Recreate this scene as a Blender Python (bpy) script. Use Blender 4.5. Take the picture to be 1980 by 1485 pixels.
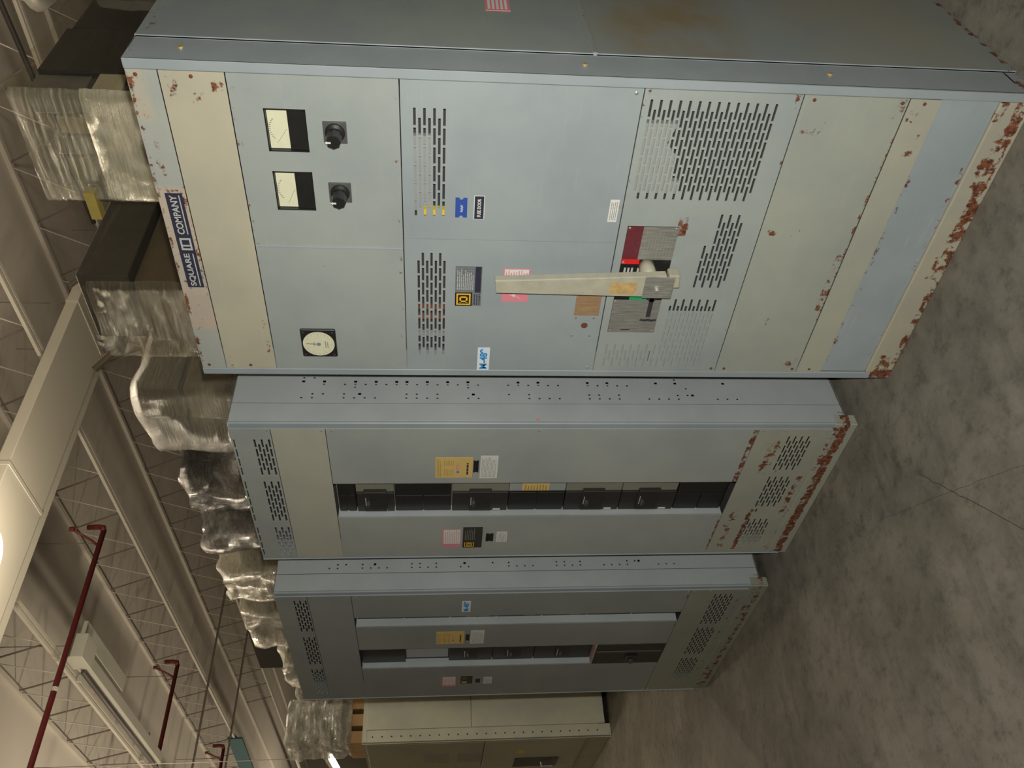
import bpy, math, random
from mathutils import Vector, Matrix, noise

for o in list(bpy.data.objects):
    bpy.data.objects.remove(o, do_unlink=True)
SC = bpy.context.scene
COL = SC.collection
R = math.radians

# ------------------------------------------------------------------ camera
# The photograph was taken with the camera turned on its side: world "up" is
# towards the left edge of the picture.
CAM = Vector((0.8916, -2.0017, 1.5727))
YAW, PITCH, ROLL, FPX = 0.7775, 0.0905, 0.0057, 1610.48
fwd = Vector((-math.sin(YAW) * math.cos(PITCH), math.cos(YAW) * math.cos(PITCH), -math.sin(PITCH)))
rgt = fwd.cross(Vector((0, 0, 1))).normalized()
upv = rgt.cross(fwd)
rgt, upv = (math.cos(ROLL) * rgt + math.sin(ROLL) * upv), (-math.sin(ROLL) * rgt + math.cos(ROLL) * upv)
cam_data = bpy.data.cameras.new('camera')
cam = bpy.data.objects.new('camera', cam_data)
COL.objects.link(cam)
cx, cy, cz = -upv, rgt, -fwd
cam.matrix_world = Matrix(((cx.x, cy.x, cz.x, CAM.x), (cx.y, cy.y, cz.y, CAM.y), (cx.z, cy.z, cz.z, CAM.z), (0, 0, 0, 1)))
cam_data.sensor_fit = 'HORIZONTAL'
cam_data.sensor_width = 36.0
cam_data.lens = 36.0 * FPX / 1980.0
cam_data.clip_start = 0.05
cam_data.clip_end = 200
SC.camera = cam

# ------------------------------------------------------------------ world, flash, exposure
world = bpy.data.worlds.new('world')
SC.world = world
world.use_nodes = True
bg = world.node_tree.nodes['Background']
bg.inputs['Color'].default_value = (0.9, 0.85, 0.72, 1)
bg.inputs['Strength'].default_value = 0.02

def area_light(name, loc, target, size, power, color):
    d = bpy.data.lights.new(name, 'AREA')
    d.shape = 'DISK'
    d.size = size
    d.energy = power
    d.color = color
    o = bpy.data.objects.new(name, d)
    COL.objects.link(o)
    o.location = loc
    o.rotation_euler = (Vector(target) - Vector(loc)).to_track_quat('-Z', 'Y').to_euler()
    return o

# the camera's own flash, next to the lens (above it on the turned camera)
flash_at = CAM + rgt * 0.06 + fwd * 0.03
area_light('camera_flash', flash_at, flash_at + fwd, 0.03, 73, (1.0, 0.99, 0.925))

LAMPS = [(-5.80, 2.10, 5.45, 130), (-8.7, 0.57, 4.75, 110), (-12.0, -1.6, 3.5, 300), (-17.5, -1.0, 3.5, 330), (-23.0, 0.3, 3.5, 300),
         (-29.0, 4.0, 3.5, 260), (-1.4, 4.0, 4.2, 140), (1.6, 6.4, 4.2, 130), (-2.9, 1.25, 5.0, 90)]  # only the first is a known fitting; the rest are added fill
LAMP_COL = (1.0, 0.86, 0.66)

vs = SC.view_settings
vs.view_transform = 'Standard'
vs.look = 'None'
vs.exposure = 0.0
vs.gamma = 1.0
vs.use_curve_mapping = False

TB = -0.066                                   # the building stands slightly turned to the cabinets

# ------------------------------------------------------------------ materials
MATS = {}
def nt(mat):
    mat.use_nodes = True
    return mat.node_tree

class G:
    """small helper round a node tree"""
    def __init__(s, name):
        s.m = bpy.data.materials.new(name)
        s.t = nt(s.m)
        s.b = s.t.nodes['Principled BSDF']
        s.out = s.t.nodes['Material Output']
    def n(s, typ, **kw):
        x = s.t.nodes.new(typ)
        for k, v in kw.items():
            setattr(x, k, v)
        return x
    def l(s, a, b):
        s.t.links.new(a, b)
    def math(s, op, a, b=None, clamp=False):
        x = s.n('ShaderNodeMath', operation=op, use_clamp=clamp)
        for i, v in enumerate((a, b)):
            if v is None:
                continue
            if isinstance(v, (int, float)):
                x.inputs[i].default_value = v
            else:
                s.l(v, x.inputs[i])
        return x.outputs[0]
    def mix(s, fac, a, b):
        x = s.n('ShaderNodeMix', data_type='RGBA')
        for sock, v in ((x.inputs[0], fac), (x.inputs[6], a), (x.inputs[7], b)):
            if isinstance(v, (int, float)):
                sock.default_value = v
            elif isinstance(v, tuple):
                sock.default_value = (v[0], v[1], v[2], 1)
            else:
                s.l(v, sock)
        return x.outputs[2]
    def coord(s):
        return s.n('ShaderNodeTexCoord').outputs['Object']
    def noise(s, co, scale, detail=4, rough=0.55, stretch=None):
        if stretch:
            mp = s.n('ShaderNodeMapping')
            mp.inputs['Scale'].default_value = stretch
            s.l(co, mp.inputs['Vector'])
            co = mp.outputs[0]
        x = s.n('ShaderNodeTexNoise')
        x.inputs['Scale'].default_value = scale
        x.inputs['Detail'].default_value = detail
        x.inputs['Roughness'].default_value = rough
        s.l(co, x.inputs['Vector'])
        return x.outputs[0]
    def ramp(s, v, lo, hi):
        x = s.n('ShaderNodeMapRange')
        x.interpolation_type = 'SMOOTHSTEP'
        x.inputs[1].default_value = lo
        x.inputs[2].default_value = hi
        s.l(v, x.inputs[0])
        return x.outputs[0]
    def bump(s, h, strength, dist=0.01):
        x = s.n('ShaderNodeBump')
        x.inputs['Strength'].default_value = strength
        x.inputs['Distance'].default_value = dist
        s.l(h, x.inputs['Height'])
        s.l(x.outputs[0], s.b.inputs['Normal'])
        return x

def plain(name, col, rough=0.5, metal=0.0, var=0.0, scale=20, emit=None, spec=0.5):
    if name in MATS:
        return MATS[name]
    g = G(name)
    g.b.inputs['Roughness'].default_value = rough
    g.b.inputs['Metallic'].default_value = metal
    g.b.inputs['Specular IOR Level'].default_value = spec
    c = (col[0], col[1], col[2])
    if var:
        n = g.noise(g.coord(), scale)
        lo = tuple(v * (1 - var) for v in c)
        hi = tuple(min(1, v * (1 + var)) for v in c)
        g.l(g.mix(n, lo, hi), g.b.inputs['Base Color'])
    else:
        g.b.inputs['Base Color'].default_value = (*c, 1)
    if emit:
        g.b.inputs['Emission Color'].default_value = (*c, 1)
        g.b.inputs['Emission Strength'].default_value = emit
    MATS[name] = g.m
    return g.m

RUST_D, RUST_L = (0.070, 0.018, 0.010), (0.20, 0.068, 0.024)
def paint(name, col, rust=(), stains=(), axes=(0, 2), rough=0.42, yellow=0.0, scuff=0.35, speck=0.0):
    """old enamel on sheet steel; rust and stain patches sit at places of their own on the panel"""
    g = G(name)
    co = g.coord()
    sep = g.n('ShaderNodeSeparateXYZ')
    g.l(co, sep.inputs[0])
    A, B = sep.outputs[axes[0]], sep.outputs[axes[1]]
    big = g.noise(co, 2.3, 5, 0.6)
    c1 = tuple(v * 0.90 for v in col)
    c2 = (col[0] * 1.08, col[1] * 1.06, col[2] * (1.06 - yellow))
    base = g.mix(g.ramp(big, 0.3, 0.7), c1, c2)
    # faint scuffs running across
    st = g.noise(co, 9.0, 6, 0.65, (0.6, 1.0, 9.0) if axes[0] == 0 else (1.0, 0.6, 9.0))
    base = g.mix(g.math('MULTIPLY', g.ramp(st, 0.55, 0.8), scuff), base, (col[0] * 1.25, col[1] * 1.22, col[2] * 1.12))
    def box(c0, c1_, h0, h1, soft, amt):
        a = g.math('DIVIDE', g.math('SUBTRACT', h0, g.math('ABSOLUTE', g.math('SUBTRACT', A, c0))), soft, True)
        b = g.math('DIVIDE', g.math('SUBTRACT', h1, g.math('ABSOLUTE', g.math('SUBTRACT', B, c1_))), soft, True)
        return g.math('MULTIPLY', g.math('MULTIPLY', a, b), amt)
    for (sx, sz, hx, hz, soft, amt, scol) in stains:
        f = box(sx, sz, hx, hz, soft, amt)
        f = g.math('MULTIPLY', f, g.ramp(big, 0.25, 0.6))
        base = g.mix(f, base, scol)
    rfac = None
    for (sx, sz, hx, hz, soft, amt) in rust:
        f = box(sx, sz, hx, hz, soft, amt)
        rfac = f if rfac is None else g.math('MAXIMUM', rfac, f)
    rn = g.noise(co, 26, 8, 0.72)
    if rfac is not None:
        if speck:
            rfac = g.math('MAXIMUM', rfac, speck)
        rv = g.math('ADD', g.math('MULTIPLY', rfac, 0.70), g.math('MULTIPLY', g.math('SUBTRACT', rn, 0.5), 2.6))
        f = g.ramp(rv, 0.50, 0.68)
        rc = g.mix(g.ramp(g.noise(co, 60, 6, 0.7), 0.38, 0.62), RUST_D, RUST_L)
        base = g.mix(f, base, rc)
        r = g.mix(f, (rough,) * 3, (0.9,) * 3)
        g.l(r, g.b.inputs['Roughness'])
    else:
        g.b.inputs['Roughness'].default_value = rough
    g.b.inputs['Specular IOR Level'].default_value = 0.45
    g.l(base, g.b.inputs['Base Color'])
    g.bump(g.noise(co, 420, 2, 0.5), 0.06, 0.002)
    return g.m

BLUE = (0.270, 0.305, 0.315)
GRN = (0.300, 0.318, 0.285)
CREAM = (0.40, 0.375, 0.29)

def brushed(name, col):
    g = G(name)
    co = g.coord()
    n = g.noise(co, 30, 6, 0.7, (14, 1, 0.5))
    g.l(g.mix(g.ramp(n, 0.3, 0.7), tuple(v * 0.6 for v in col), tuple(min(1, v * 1.3) for v in col)), g.b.inputs['Base Color'])
    g.b.inputs['Metallic'].default_value = 0.55
    g.b.inputs['Roughness'].default_value = 0.45
    return g.m

def film_mat(name, tint, cover, hscale=(3, 3, 60), streak=.35, bmp=.9):
    g = G(name)
    co = g.coord()
    st = g.noise(co, 1.6, 7, 0.7, hscale)
    cr = g.noise(co, 13, 8, 0.70)
    h = g.math('ADD', st, g.math('MULTIPLY', cr, 1.9))
    g.b.inputs['Base Color'].default_value = (*tint, 1)
    g.b.inputs['Roughness'].default_value = 0.22
    g.b.inputs['Metallic'].default_value = 0.25
    g.b.inputs['Coat Weight'].default_value = 1.0
    g.b.inputs['Coat Roughness'].default_value = 0.06
    g.b.inputs['IOR'].default_value = 2.3
    g.b.inputs['Specular IOR Level'].default_value = 0.9
    bn = g.bump(h, bmp, 0.045)
    g.l(bn.outputs[0], g.b.inputs['Coat Normal'])
    tr = g.n('ShaderNodeBsdfTransparent')
    tr.inputs[0].default_value = (0.96, 0.95, 0.90, 1)
    mx = g.n('ShaderNodeMixShader')
    f = g.math('ADD', g.math('MULTIPLY', g.ramp(st, 0.35, 0.7), streak), cover, True)
    g.l(f, mx.inputs[0])
    g.l(tr.outputs[0], mx.inputs[1])
    g.l(g.b.outputs[0], mx.inputs[2])
    g.l(mx.outputs[0], g.out.inputs['Surface'])
    return g.m

def concrete(name, lo, hi, dark):
    g = G(name)
    co = g.coord()
    a = g.noise(co, 2.2, 9, 0.72)
    b = g.noise(co, 13.0, 9, 0.75)
    c = g.noise(co, 9.0, 8, 0.72, (1.0, 0.3, 1.0))
    base = g.mix(g.ramp(a, 0.32, 0.68), lo, hi)
    base = g.mix(g.math('MULTIPLY', g.ramp(b, 0.47, 0.70), 0.75), base, dark)
    base = g.mix(g.math('MULTIPLY', g.ramp(c, 0.48, 0.75), 0.55), base, dark)
    g.l(base, g.b.inputs['Base Color'])
    g.b.inputs['Roughness'].default_value = 0.62
    g.b.inputs['Specular IOR Level'].default_value = 0.4
    g.bump(b, 0.15, 0.01)
    return g.m

# ------------------------------------------------------------------ mesh helpers
class MB:
    def __init__(s):
        s.v, s.f = [], []
    def add(s, vs_, fs):
        k = len(s.v)
        s.v += [tuple(p) for p in vs_]
        s.f += [tuple(i + k for i in f) for f in fs]
        return s
    def box(s, x0, x1, y0, y1, z0, z1):
        x0, x1 = min(x0, x1), max(x0, x1)
        y0, y1 = min(y0, y1), max(y0, y1)
        z0, z1 = min(z0, z1), max(z0, z1)
        p = [(x0, y0, z0), (x1, y0, z0), (x1, y1, z0), (x0, y1, z0), (x0, y0, z1), (x1, y0, z1), (x1, y1, z1), (x0, y1, z1)]
        return s.add(p, [(0, 3, 2, 1), (4, 5, 6, 7), (0, 1, 5, 4), (1, 2, 6, 5), (2, 3, 7, 6), (3, 0, 4, 7)])
    def prism(s, pts, y0, y1):
        """polygon in the xz plane pushed along y"""
        n = len(pts)
        p = [(a, y0, b) for a, b in pts] + [(a, y1, b) for a, b in pts]
        f = [tuple(range(n)), tuple(range(2 * n - 1, n - 1, -1))]
        f += [(i, n + i, n + (i + 1) % n, (i + 1) % n) for i in range(n)]
        return s.add(p, f)
    def prism_x(s, pts, x0, x1):
        """polygon in the yz plane pushed along x"""
        n = len(pts)
        p = [(x0, a, b) for a, b in pts] + [(x1, a, b) for a, b in pts]
        f = [tuple(range(n)), tuple(range(2 * n - 1, n - 1, -1))]
        f += [(i, n + i, n + (i + 1) % n, (i + 1) % n) for i in range(n)]
        return s.add(p, f)
    def tube(s, pts, r, n=10, caps=True):
        pts = [Vector(p) for p in pts]
        rs = r if isinstance(r, (list, tuple)) else [r] * len(pts)
        ring = []
        prev = None
        for i, p in enumerate(pts):
            d = (pts[min(i + 1, len(pts) - 1)] - pts[max(i - 1, 0)]).normalized()
            a = Vector((0, 0, 1)) if abs(d.z) < 0.9 else Vector((1, 0, 0))
            if prev is not None:
                u = (prev - d * prev.dot(d)).normalized()
            else:
                u = d.cross(a).normalized()
            prev = u
            w = d.cross(u)
            ring.append([p + rs[i] * (math.cos(2 * math.pi * k / n) * u + math.sin(2 * math.pi * k / n) * w) for k in range(n)])
        v = [q for rr in ring for q in rr]
        f = []
        for i in range(len(pts) - 1):
            for k in range(n):
                f.append((i * n + k, i * n + (k + 1) % n, (i + 1) * n + (k + 1) % n, (i + 1) * n + k))
        if caps:
            f.append(tuple(range(n - 1, -1, -1)))
            f.append(tuple((len(pts) - 1) * n + k for k in range(n)))
        return s.add(v, f)
    def build(s, name, mat, parent=None, smooth=False, bevel=0.0, label=None, kind=None):
        me = bpy.data.meshes.new(name)
        me.from_pydata(s.v, [], s.f)
        me.update()
        return link(name, me, mat, parent, smooth, bevel, label, kind)

def link(name, me, mat, parent=None, smooth=False, bevel=0.0, label=None, kind=None):
    if mat is not None and not me.materials:
        me.materials.append(mat)
    if smooth:
        for p in me.polygons:
            p.use_smooth = True
    o = bpy.data.objects.new(name, me)
    COL.objects.link(o)
    if parent is not None:
        o.parent = parent
    if bevel:
        b = o.modifiers.new('bevel', 'BEVEL')
        b.width = bevel
        b.segments = 3
        b.limit_method = 'ANGLE'
    if label:
        o['label'] = label
    if kind:
        o['kind'] = kind
    return o

def thing(name, label, cat, loc=(0, 0, 0), rotz=0.0, group=None):
    o = bpy.data.objects.new(name, None)
    o.empty_display_size = 0.1
    COL.objects.link(o)
    o.location = loc
    o.rotation_euler = (0, 0, rotz)
    o['label'] = label
    o['category'] = cat
    if group:
        o['group'] = group
    return o

def holed(x0, x1, z0, z1, y0, t, holes, axis='y'):
    """sheet in the xz plane, front at y0, thickness t, with rectangular holes (hx0,hx1,hz0,hz1).
    axis='x': the sheet lies in the yz plane instead and its front looks along +x"""
    m = MB()
    zs = sorted(set([z0, z1] + [h[2] for h in holes] + [h[3] for h in holes]))
    zs = [z for z in zs if z0 <= z <= z1]
    P = (lambda a, d, z: (a, y0 + d, z)) if axis == 'y' else (lambda a, d, z: (y0 - d, a, z))
    def q(a, b, c, d):
        m.add([a, b, c, d], [(0, 1, 2, 3)])
    run = {}
    def flush(key):
        xa, xb = key
        za, zb = run.pop(key)
        q(P(xa, 0, za), P(xb, 0, za), P(xb, 0, zb), P(xa, 0, zb))
        q(P(xb, t, za), P(xa, t, za), P(xa, t, zb), P(xb, t, zb))
    for za, zb in zip(zs[:-1], zs[1:]):
        mid = (za + zb) / 2
        hs = sorted((h[0], h[1]) for h in holes if h[2] < mid < h[3])
        cur, segs = x0, []
        for a, b in hs:
            if a > cur:
                segs.append((cur, a))
            cur = max(cur, b)
        if cur < x1:
            segs.append((cur, x1))
        for key in list(run):
            if key not in segs:
                flush(key)
        for sg in segs:
            run[sg] = (run[sg][0], zb) if sg in run else (za, zb)
    for key in list(run):
        flush(key)
    for a, b, c, d in holes:
        q(P(a, 0, c), P(a, t, c), P(b, t, c), P(b, 0, c))
        q(P(a, 0, d), P(b, 0, d), P(b, t, d), P(a, t, d))
        q(P(a, 0, c), P(a, 0, d), P(a, t, d), P(a, t, c))
        q(P(b, 0, c), P(b, t, c), P(b, t, d), P(b, 0, d))
    q(P(x0, 0, z0), P(x0, t, z0), P(x1, t, z0), P(x1, 0, z0))
    q(P(x0, 0, z1), P(x1, 0, z1), P(x1, t, z1), P(x0, t, z1))
    q(P(x0, 0, z0), P(x0, 0, z1), P(x0, t, z1), P(x0, t, z0))
    q(P(x1, 0, z0), P(x1, t, z0), P(x1, t, z1), P(x1, 0, z1))
    return m

def slots(xstart, ztop, nrow, nslot, first_long=True, nshort=None, pitch=0.0545, length=0.0478, rp=0.01275, th=0.0068, off=0.0272):
    """rows of louvre slots, brick fashion: rows run down from ztop, slots run to -x from xstart"""
    hs = []
    for r in range(nrow):
        lng = (r % 2 == 0) == first_long
        xs = xstart if lng else xstart - off
        k = nslot if lng else (nshort if nshort is not None else nslot)
        z = ztop - r * rp
        for i in range(k):
            b = xs - i * pitch
            hs.append((b - length, b, z - th / 2, z + th / 2))
    return hs

FONT = None
def text(s, parent, x0, x1, z0, z1, y, mat, name='lettering', depth=0.0003, ry=0.0, bold=0.0):
    """letters fitted into a rectangle of the xz plane, read from the front"""
    cu = bpy.data.curves.new('t', 'FONT')
    cu.body = s
    cu.offset = bold
    cu.extrude = 0.001
    tmp = bpy.data.objects.new('t', cu)
    COL.objects.link(tmp)
    dg = bpy.context.evaluated_depsgraph_get()
    me = bpy.data.meshes.new_from_object(tmp.evaluated_get(dg))
    bpy.data.objects.remove(tmp)
    xs = [v.co.x for v in me.vertices]
    ys = [v.co.y for v in me.vertices]
    a0, a1, b0, b1 = min(xs), max(xs), min(ys), max(ys)
    c, sn = math.cos(ry), math.sin(ry)
    mx, mz = (x0 + x1) / 2, (z0 + z1) / 2
    for v in me.vertices:
        px = x0 + (v.co.x - a0) / (a1 - a0) * (x1 - x0)
        pz = z0 + (v.co.y - b0) / (b1 - b0) * (z1 - z0)
        dx, dz = px - mx, pz - mz
        py = y - depth if v.co.z > 0 else y + depth
        v.co = (mx + c * dx - sn * dz, py, mz + sn * dx + c * dz)
    me.name = name
    return link(name, me, mat, parent)

def print_lines(parent, x0, x1, z0, z1, y, mat, n, seed=1, vertical=False, ragged=0.3, name='print', fill=0.4):
    """lines of small unreadable print as flat ink strips"""
    rnd = random.Random(seed)
    m = MB()
    for i in range(n):
        zc = z1 - (i + 0.5) * (z1 - z0) / n
        h = (z1 - z0) / n * fill / 2
        a = x0
        end = x1 - (x1 - x0) * ragged * rnd.random()
        while a < end:
            b = min(end, a + (x1 - x0) * rnd.uniform(0.08, 0.25))
            m.box(a, b, y - 0.0002, y + 0.0003, zc - h, zc + h)
            a = b + (x1 - x0) * 0.03
    return m.build(name, mat, parent)

def plate(parent, name, x0, x1, z0, z1, y, mat, t=0.0008, label=None, bevel=0):
    return MB().box(x0, x1, y - t, y, z0, z1).build(name, mat, parent, label=label, bevel=bevel)

def screw(parent, x, z, y, mat, r=0.006, h=0.004, name='screw'):
    m = MB()
    m.tube([(x, y, z), (x, y - h * 0.6, z), (x, y - h, z)], [r, r, r * 0.6], 10)
    return m.build(name, mat, parent, smooth=False)

# common materials
WHITE_P = plain('white_label', (0.62, 0.61, 0.56), 0.55, var=0.06)
INK = plain('black_ink', (0.03, 0.03, 0.035), 0.6)
GREYINK = plain('grey_ink', (0.22, 0.21, 0.19), 0.7)
PINKINK = plain('pink_ink', (0.62, 0.20, 0.24), 0.6)
BROWNINK = plain('brown_ink', (0.30, 0.19, 0.06), 0.7)
BLUEINK = plain('blue_ink', (0.03, 0.22, 0.50), 0.5)
NAVY = plain('navy_enamel', (0.030, 0.030, 0.050), 0.4, var=0.2, scale=60)
YELLOW_L = plain('yellow_label', (0.60, 0.42, 0.14), 0.6, var=0.08)
LOGOY = plain('logo_yellow', (0.75, 0.42, 0.03), 0.5)
BLACK = plain('black_phenolic', (0.014, 0.014, 0.013), 0.35, var=0.3, scale=40)
BLACK2 = plain('black_moulded_case', (0.022, 0.021, 0.019), 0.42, var=0.3, scale=30)
DARKIN = plain('dark_interior', (0.035, 0.034, 0.032), 0.8, var=0.2)
STEEL = brushed('brushed_steel', (0.36, 0.35, 0.31))
ZINC = plain('zinc_hardware', (0.50, 0.49, 0.44), 0.35, 0.7, var=0.2, scale=80)
SILVER = plain('silver_print', (0.42, 0.42, 0.40), 0.5)
OLIVE = plain('olive_plate', (0.20, 0.195, 0.145), 0.6, var=0.15)
TOGGLEM = plain('toggle_light', (0.45, 0.44, 0.40), 0.3)

def dlogo(parent, x0, x1, z0, z1, y, mat_line, back=None):
    """square outline with a D inside"""
    if back is not None:
        plate(parent, 'logo_plate', x0, x1, z0, z1, y, back, 0.0006)
        y -= 0.0007
    w, h = x1 - x0, z1 - z0
    m = MB()
    a0, a1, c0, c1 = x0 + w * .08, x1 - w * .08, z0 + h * .08, z1 - h * .08
    t = w * .09
    for b in ((a0, a1, c0, c0 + t), (a0, a1, c1 - t, c1), (a0, a0 + t, c0 + t, c1 - t), (a1 - t, a1, c0 + t, c1 - t)):
        m.box(b[0], b[1], y - .0003, y + .0002, b[2], b[3])
    i0, i1, k0, k1 = x0 + w * .29, x1 - w * .29, z0 + h * .26, z1 - h * .26
    t2 = w * .10
    m.box(i0, i0 + t2, y - .0003, y + .0002, k0, k1)
    m.box(i0 - t2 * .5, i1 - t2 * .6, y - .0003, y + .0002, k0, k0 + t2)
    m.box(i0 - t2 * .5, i1 - t2 * .6, y - .0003, y + .0002, k1 - t2, k1)
    m.box(i1 - t2, i1, y - .0003, y + .0002, k0 + t2 * .6, k1 - t2 * .6)
    return m.build('logo_emblem', mat_line, parent)

# ------------------------------------------------------------------ the building
CEIL = 6.85
CONC = concrete('concrete', (0.125, 0.114, 0.092), (0.225, 0.205, 0.166), (0.065, 0.060, 0.050))
JOINT = plain('joint_filler', (0.03, 0.028, 0.025), 0.9)
DECK = plain('ceiling_paint', (0.46, 0.42, 0.36), 0.8, var=0.10, scale=1.5)
WALLM = plain('wall_paint', (0.24, 0.225, 0.19), 0.8, var=0.1, scale=1.0)
BX0, BX1, BY0, BY1 = -36.0, 7.5, -8.5, 13.5
def structure(m, name, mat, **kw):
    o = m.build(name, mat, **kw)
    o['kind'] = 'structure'
    o.rotation_euler = (0, 0, TB)
    return o
floor = structure(MB().box(BX0, BX1, BY0, BY1, -0.3, -0.02), 'floor', JOINT)
JX, SL = -4.585, 6.4                 # a joint runs past the left end of the row
xs = [BX0] + [JX + SL * i for i in range(-6, 3) if BX0 < JX + SL * i < BX1] + [BX1]
ys = [BY0, -3.8, 2.2, 8.2, BY1]
for a, b in zip(xs[:-1], xs[1:]):
    for c, d in zip(ys[:-1], ys[1:]):
        MB().box(a + .0025, b - .0025, c + .0025, d - .0025, -0.12, 0.0).build('slab', CONC, floor)
CRACKM = plain('crack_dirt', (0.045, 0.042, 0.035), 0.95)
def crack(pts, w):
    m = MB()
    inv = Matrix.Rotation(-TB, 4, 'Z')
    rnd = random.Random(5)
    P = []
    for (a, b), (c, d) in zip(pts[:-1], pts[1:]):
        for i in range(10):
            t = i / 10
            P.append(inv @ Vector((a + (c - a) * t + rnd.uniform(-.003, .003), b + (d - b) * t + rnd.uniform(-.003, .003), 0)))
    for p, q in zip(P[:-1], P[1:]):
        d = (q - p).normalized()
        n = Vector((-d.y, d.x, 0)) * w / 2
        m.add([(p + n).to_tuple()[:2] + (0.0005,), (p - n).to_tuple()[:2] + (0.0005,), (q - n).to_tuple()[:2] + (0.0005,), (q + n).to_tuple()[:2] + (0.0005,)], [(0, 1, 2, 3)])
    return m.build('crack', CRACKM, floor)
crack([(-1.13, -.36), (-.98, -.58), (-.60, -1.16), (-.2, -1.7)], 0.0025)
crack([(-1.44, -.32), (-1.1, -.47), (-.734, -.651), (-.3, -.86)], 0.0012)

ceiling = structure(MB().box(BX0, BX1, BY0, BY1, CEIL, CEIL + 0.2), 'ceiling', DECK)
structure(MB().box(BX0, BX1, BY1, BY1 + .2, -0.3, CEIL + .2), 'wall_back', WALLM)
structure(MB().box(BX0, BX1, BY0 - .2, BY0, -0.3, CEIL + .2), 'wall_front', WALLM)
structure(MB().box(BX0 - .2, BX0, BY0, BY1, -0.3, CEIL + .2), 'wall_left', WALLM)
structure(MB().box(BX1, BX1 + .2, BY0, BY1, -0.3, CEIL + .2), 'wall_right', WALLM)

# open web joists under the deck: chords with zigzag rods between
CHORD = plain('joist_paint', (0.46, 0.43, 0.36), 0.6, var=0.08)
ROD = plain('joist_rod', (0.15, 0.12, 0.10), 0.7)  # web rods of the shaded slant painted dark; also hangers and conduits
ROD_LIT = plain('joist_rod_lit', (0.42, 0.385, 0.32), 0.7)  # lighter copy of the web rods, light painted into the colour
def rod_mesh(dx, m, r):
    me_ = MB().tube([(0, 0, 0), (dx, 0, .78)], r, 6)
    me = bpy.data.meshes.new('web_rod')
    me.from_pydata(me_.v, [], me_.f)
    me.materials.append(m)
    return me
RODS = (rod_mesh(-0.42, ROD, .012), rod_mesh(0.42, ROD_LIT, .008))
for by in (0.11, 2.48, 4.85, 7.22, 9.59, 11.96):
    j = MB().box(BX0, BX1, by - .05, by - .012, 6.0, 6.04).box(BX0, BX1, by + .012, by + .05, 6.0, 6.04)
    jo = j.build('joist', CHORD, ceiling)
    MB().box(BX0, BX1, by - .03, by + .03, 6.79, 6.849).build('top_chord', DECK, jo)
    n0, n1 = (-24, -2) if 1 < by < 11 else (-24, -8)
    for k in range(n0, n1):
        x = k * .92 - .2
        for me in RODS:
            o = bpy.data.objects.new('web_rod', me)
            COL.objects.link(o)
            o.parent = jo
            o.location = (x, by, 6.02)

# wide painted air duct crossing under the joists
DUCTM = plain('duct_paint', (0.50, 0.47, 0.39), 0.55, var=0.06, scale=1)
duct = thing('air_duct', 'wide pale rectangular air duct crossing under the roof joists', 'duct', (0, 0, 0), TB)
dy0, dy1 = -7.5, 12.5
MB().box(-7.03, -6.10, dy0, dy1, 5.85, 5.985).build('duct_body', DUCTM, duct, bevel=.01)
MB().box(-7.20, -7.03, dy0, dy1, 5.87, 5.90).box(-7.06, -7.03, dy0, dy1, 5.90, 5.98).build('side_flange', DUCTM, duct)
for i in range(8):
    y = dy0 + 1.2 + i * 2.4
    MB().box(-7.035, -6.095, y - .02, y + .02, 5.843, 5.99).build('seam_band', DUCTM, duct)
    for hx in (-6.95, -6.15):
        MB().tube([(hx, y, 5.985), (hx, y, CEIL + .02)], .006, 6).build('hanger_rod', ROD, duct)

# red sprinkler branch lines
REDP = plain('red_pipe_paint', (0.125, 0.016, 0.016), 0.5, var=0.2)
for i, (bx, lab) in enumerate(((-8.82, 'red sprinkler pipe passing the white box of the strip light'),
                               (-13.1, 'red sprinkler pipe beyond the unlit strip light'),
                               (-17.3, 'farthest red sprinkler pipe near the left edge of the hall'))):
    t = thing('sprinkler_pipe', lab, 'pipe', (0, 0, 0), TB, 'red sprinkler branch lines')
    MB().tube([(bx, -7.5, 5.93), (bx, 4.2, 5.93)], .034, 12).build('pipe', REDP, t, smooth=True)
    MB().tube([(bx, 4.18, 5.93), (bx, 4.24, 5.95), (bx - .02, 4.26, 6.02), (bx - .03, 4.26, 6.16)], .036, 10).build('elbow', REDP, t, smooth=True)
    MB().tube([(bx, 3.95, 5.93), (bx + .1, 3.98, 6.0), (bx + .35, 4.0, 6.17)], .016, 8).build('branch_arm', REDP, t, smooth=True)
    MB().tube([(bx + .35, 4.0, 6.14), (bx + .35, 4.0, 6.2)], .03, 10).build('sprinkler_head', REDP, t)
    for y in (-5.0, -1.0, 2.6, 4.0):
        MB().tube([(bx, y, 5.93), (bx, y, CEIL + .02)], .006, 6).build('hanger_rod', ROD, t)
    MB().tube([(bx, 2.05, 5.93), (bx, 2.1, 5.93)], .037, 12).build('coupling', CHORD, t)

# thin dark conduits along the depth of the hall
for bx, lab in ((-15.35, 'thin dark conduit under the joists, nearer of the two'), (-17.9, 'thin dark conduit under the joists, farther of the two')):
    o = MB().tube([(bx, -7.5, 5.97), (bx, 12.8, 5.97)], .022, 8).build('conduit', ROD, None)
    o.rotation_euler = (0, 0, TB)
    o['label'] = lab
    o['category'] = 'conduit'

o = MB().tube([(-2.4, 6.74, 5.98), (-4.3, 6.88, 5.96), (-5.95, 7.0, 5.97)], .03, 8).build('cable', plain('black_cable', (.02, .018, .015), .7), None)
o.rotation_euler = (0, 0, TB)
o['label'] = 'thick black cable slung under the joists behind the tall loads'
o['category'] = 'cable'

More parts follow.
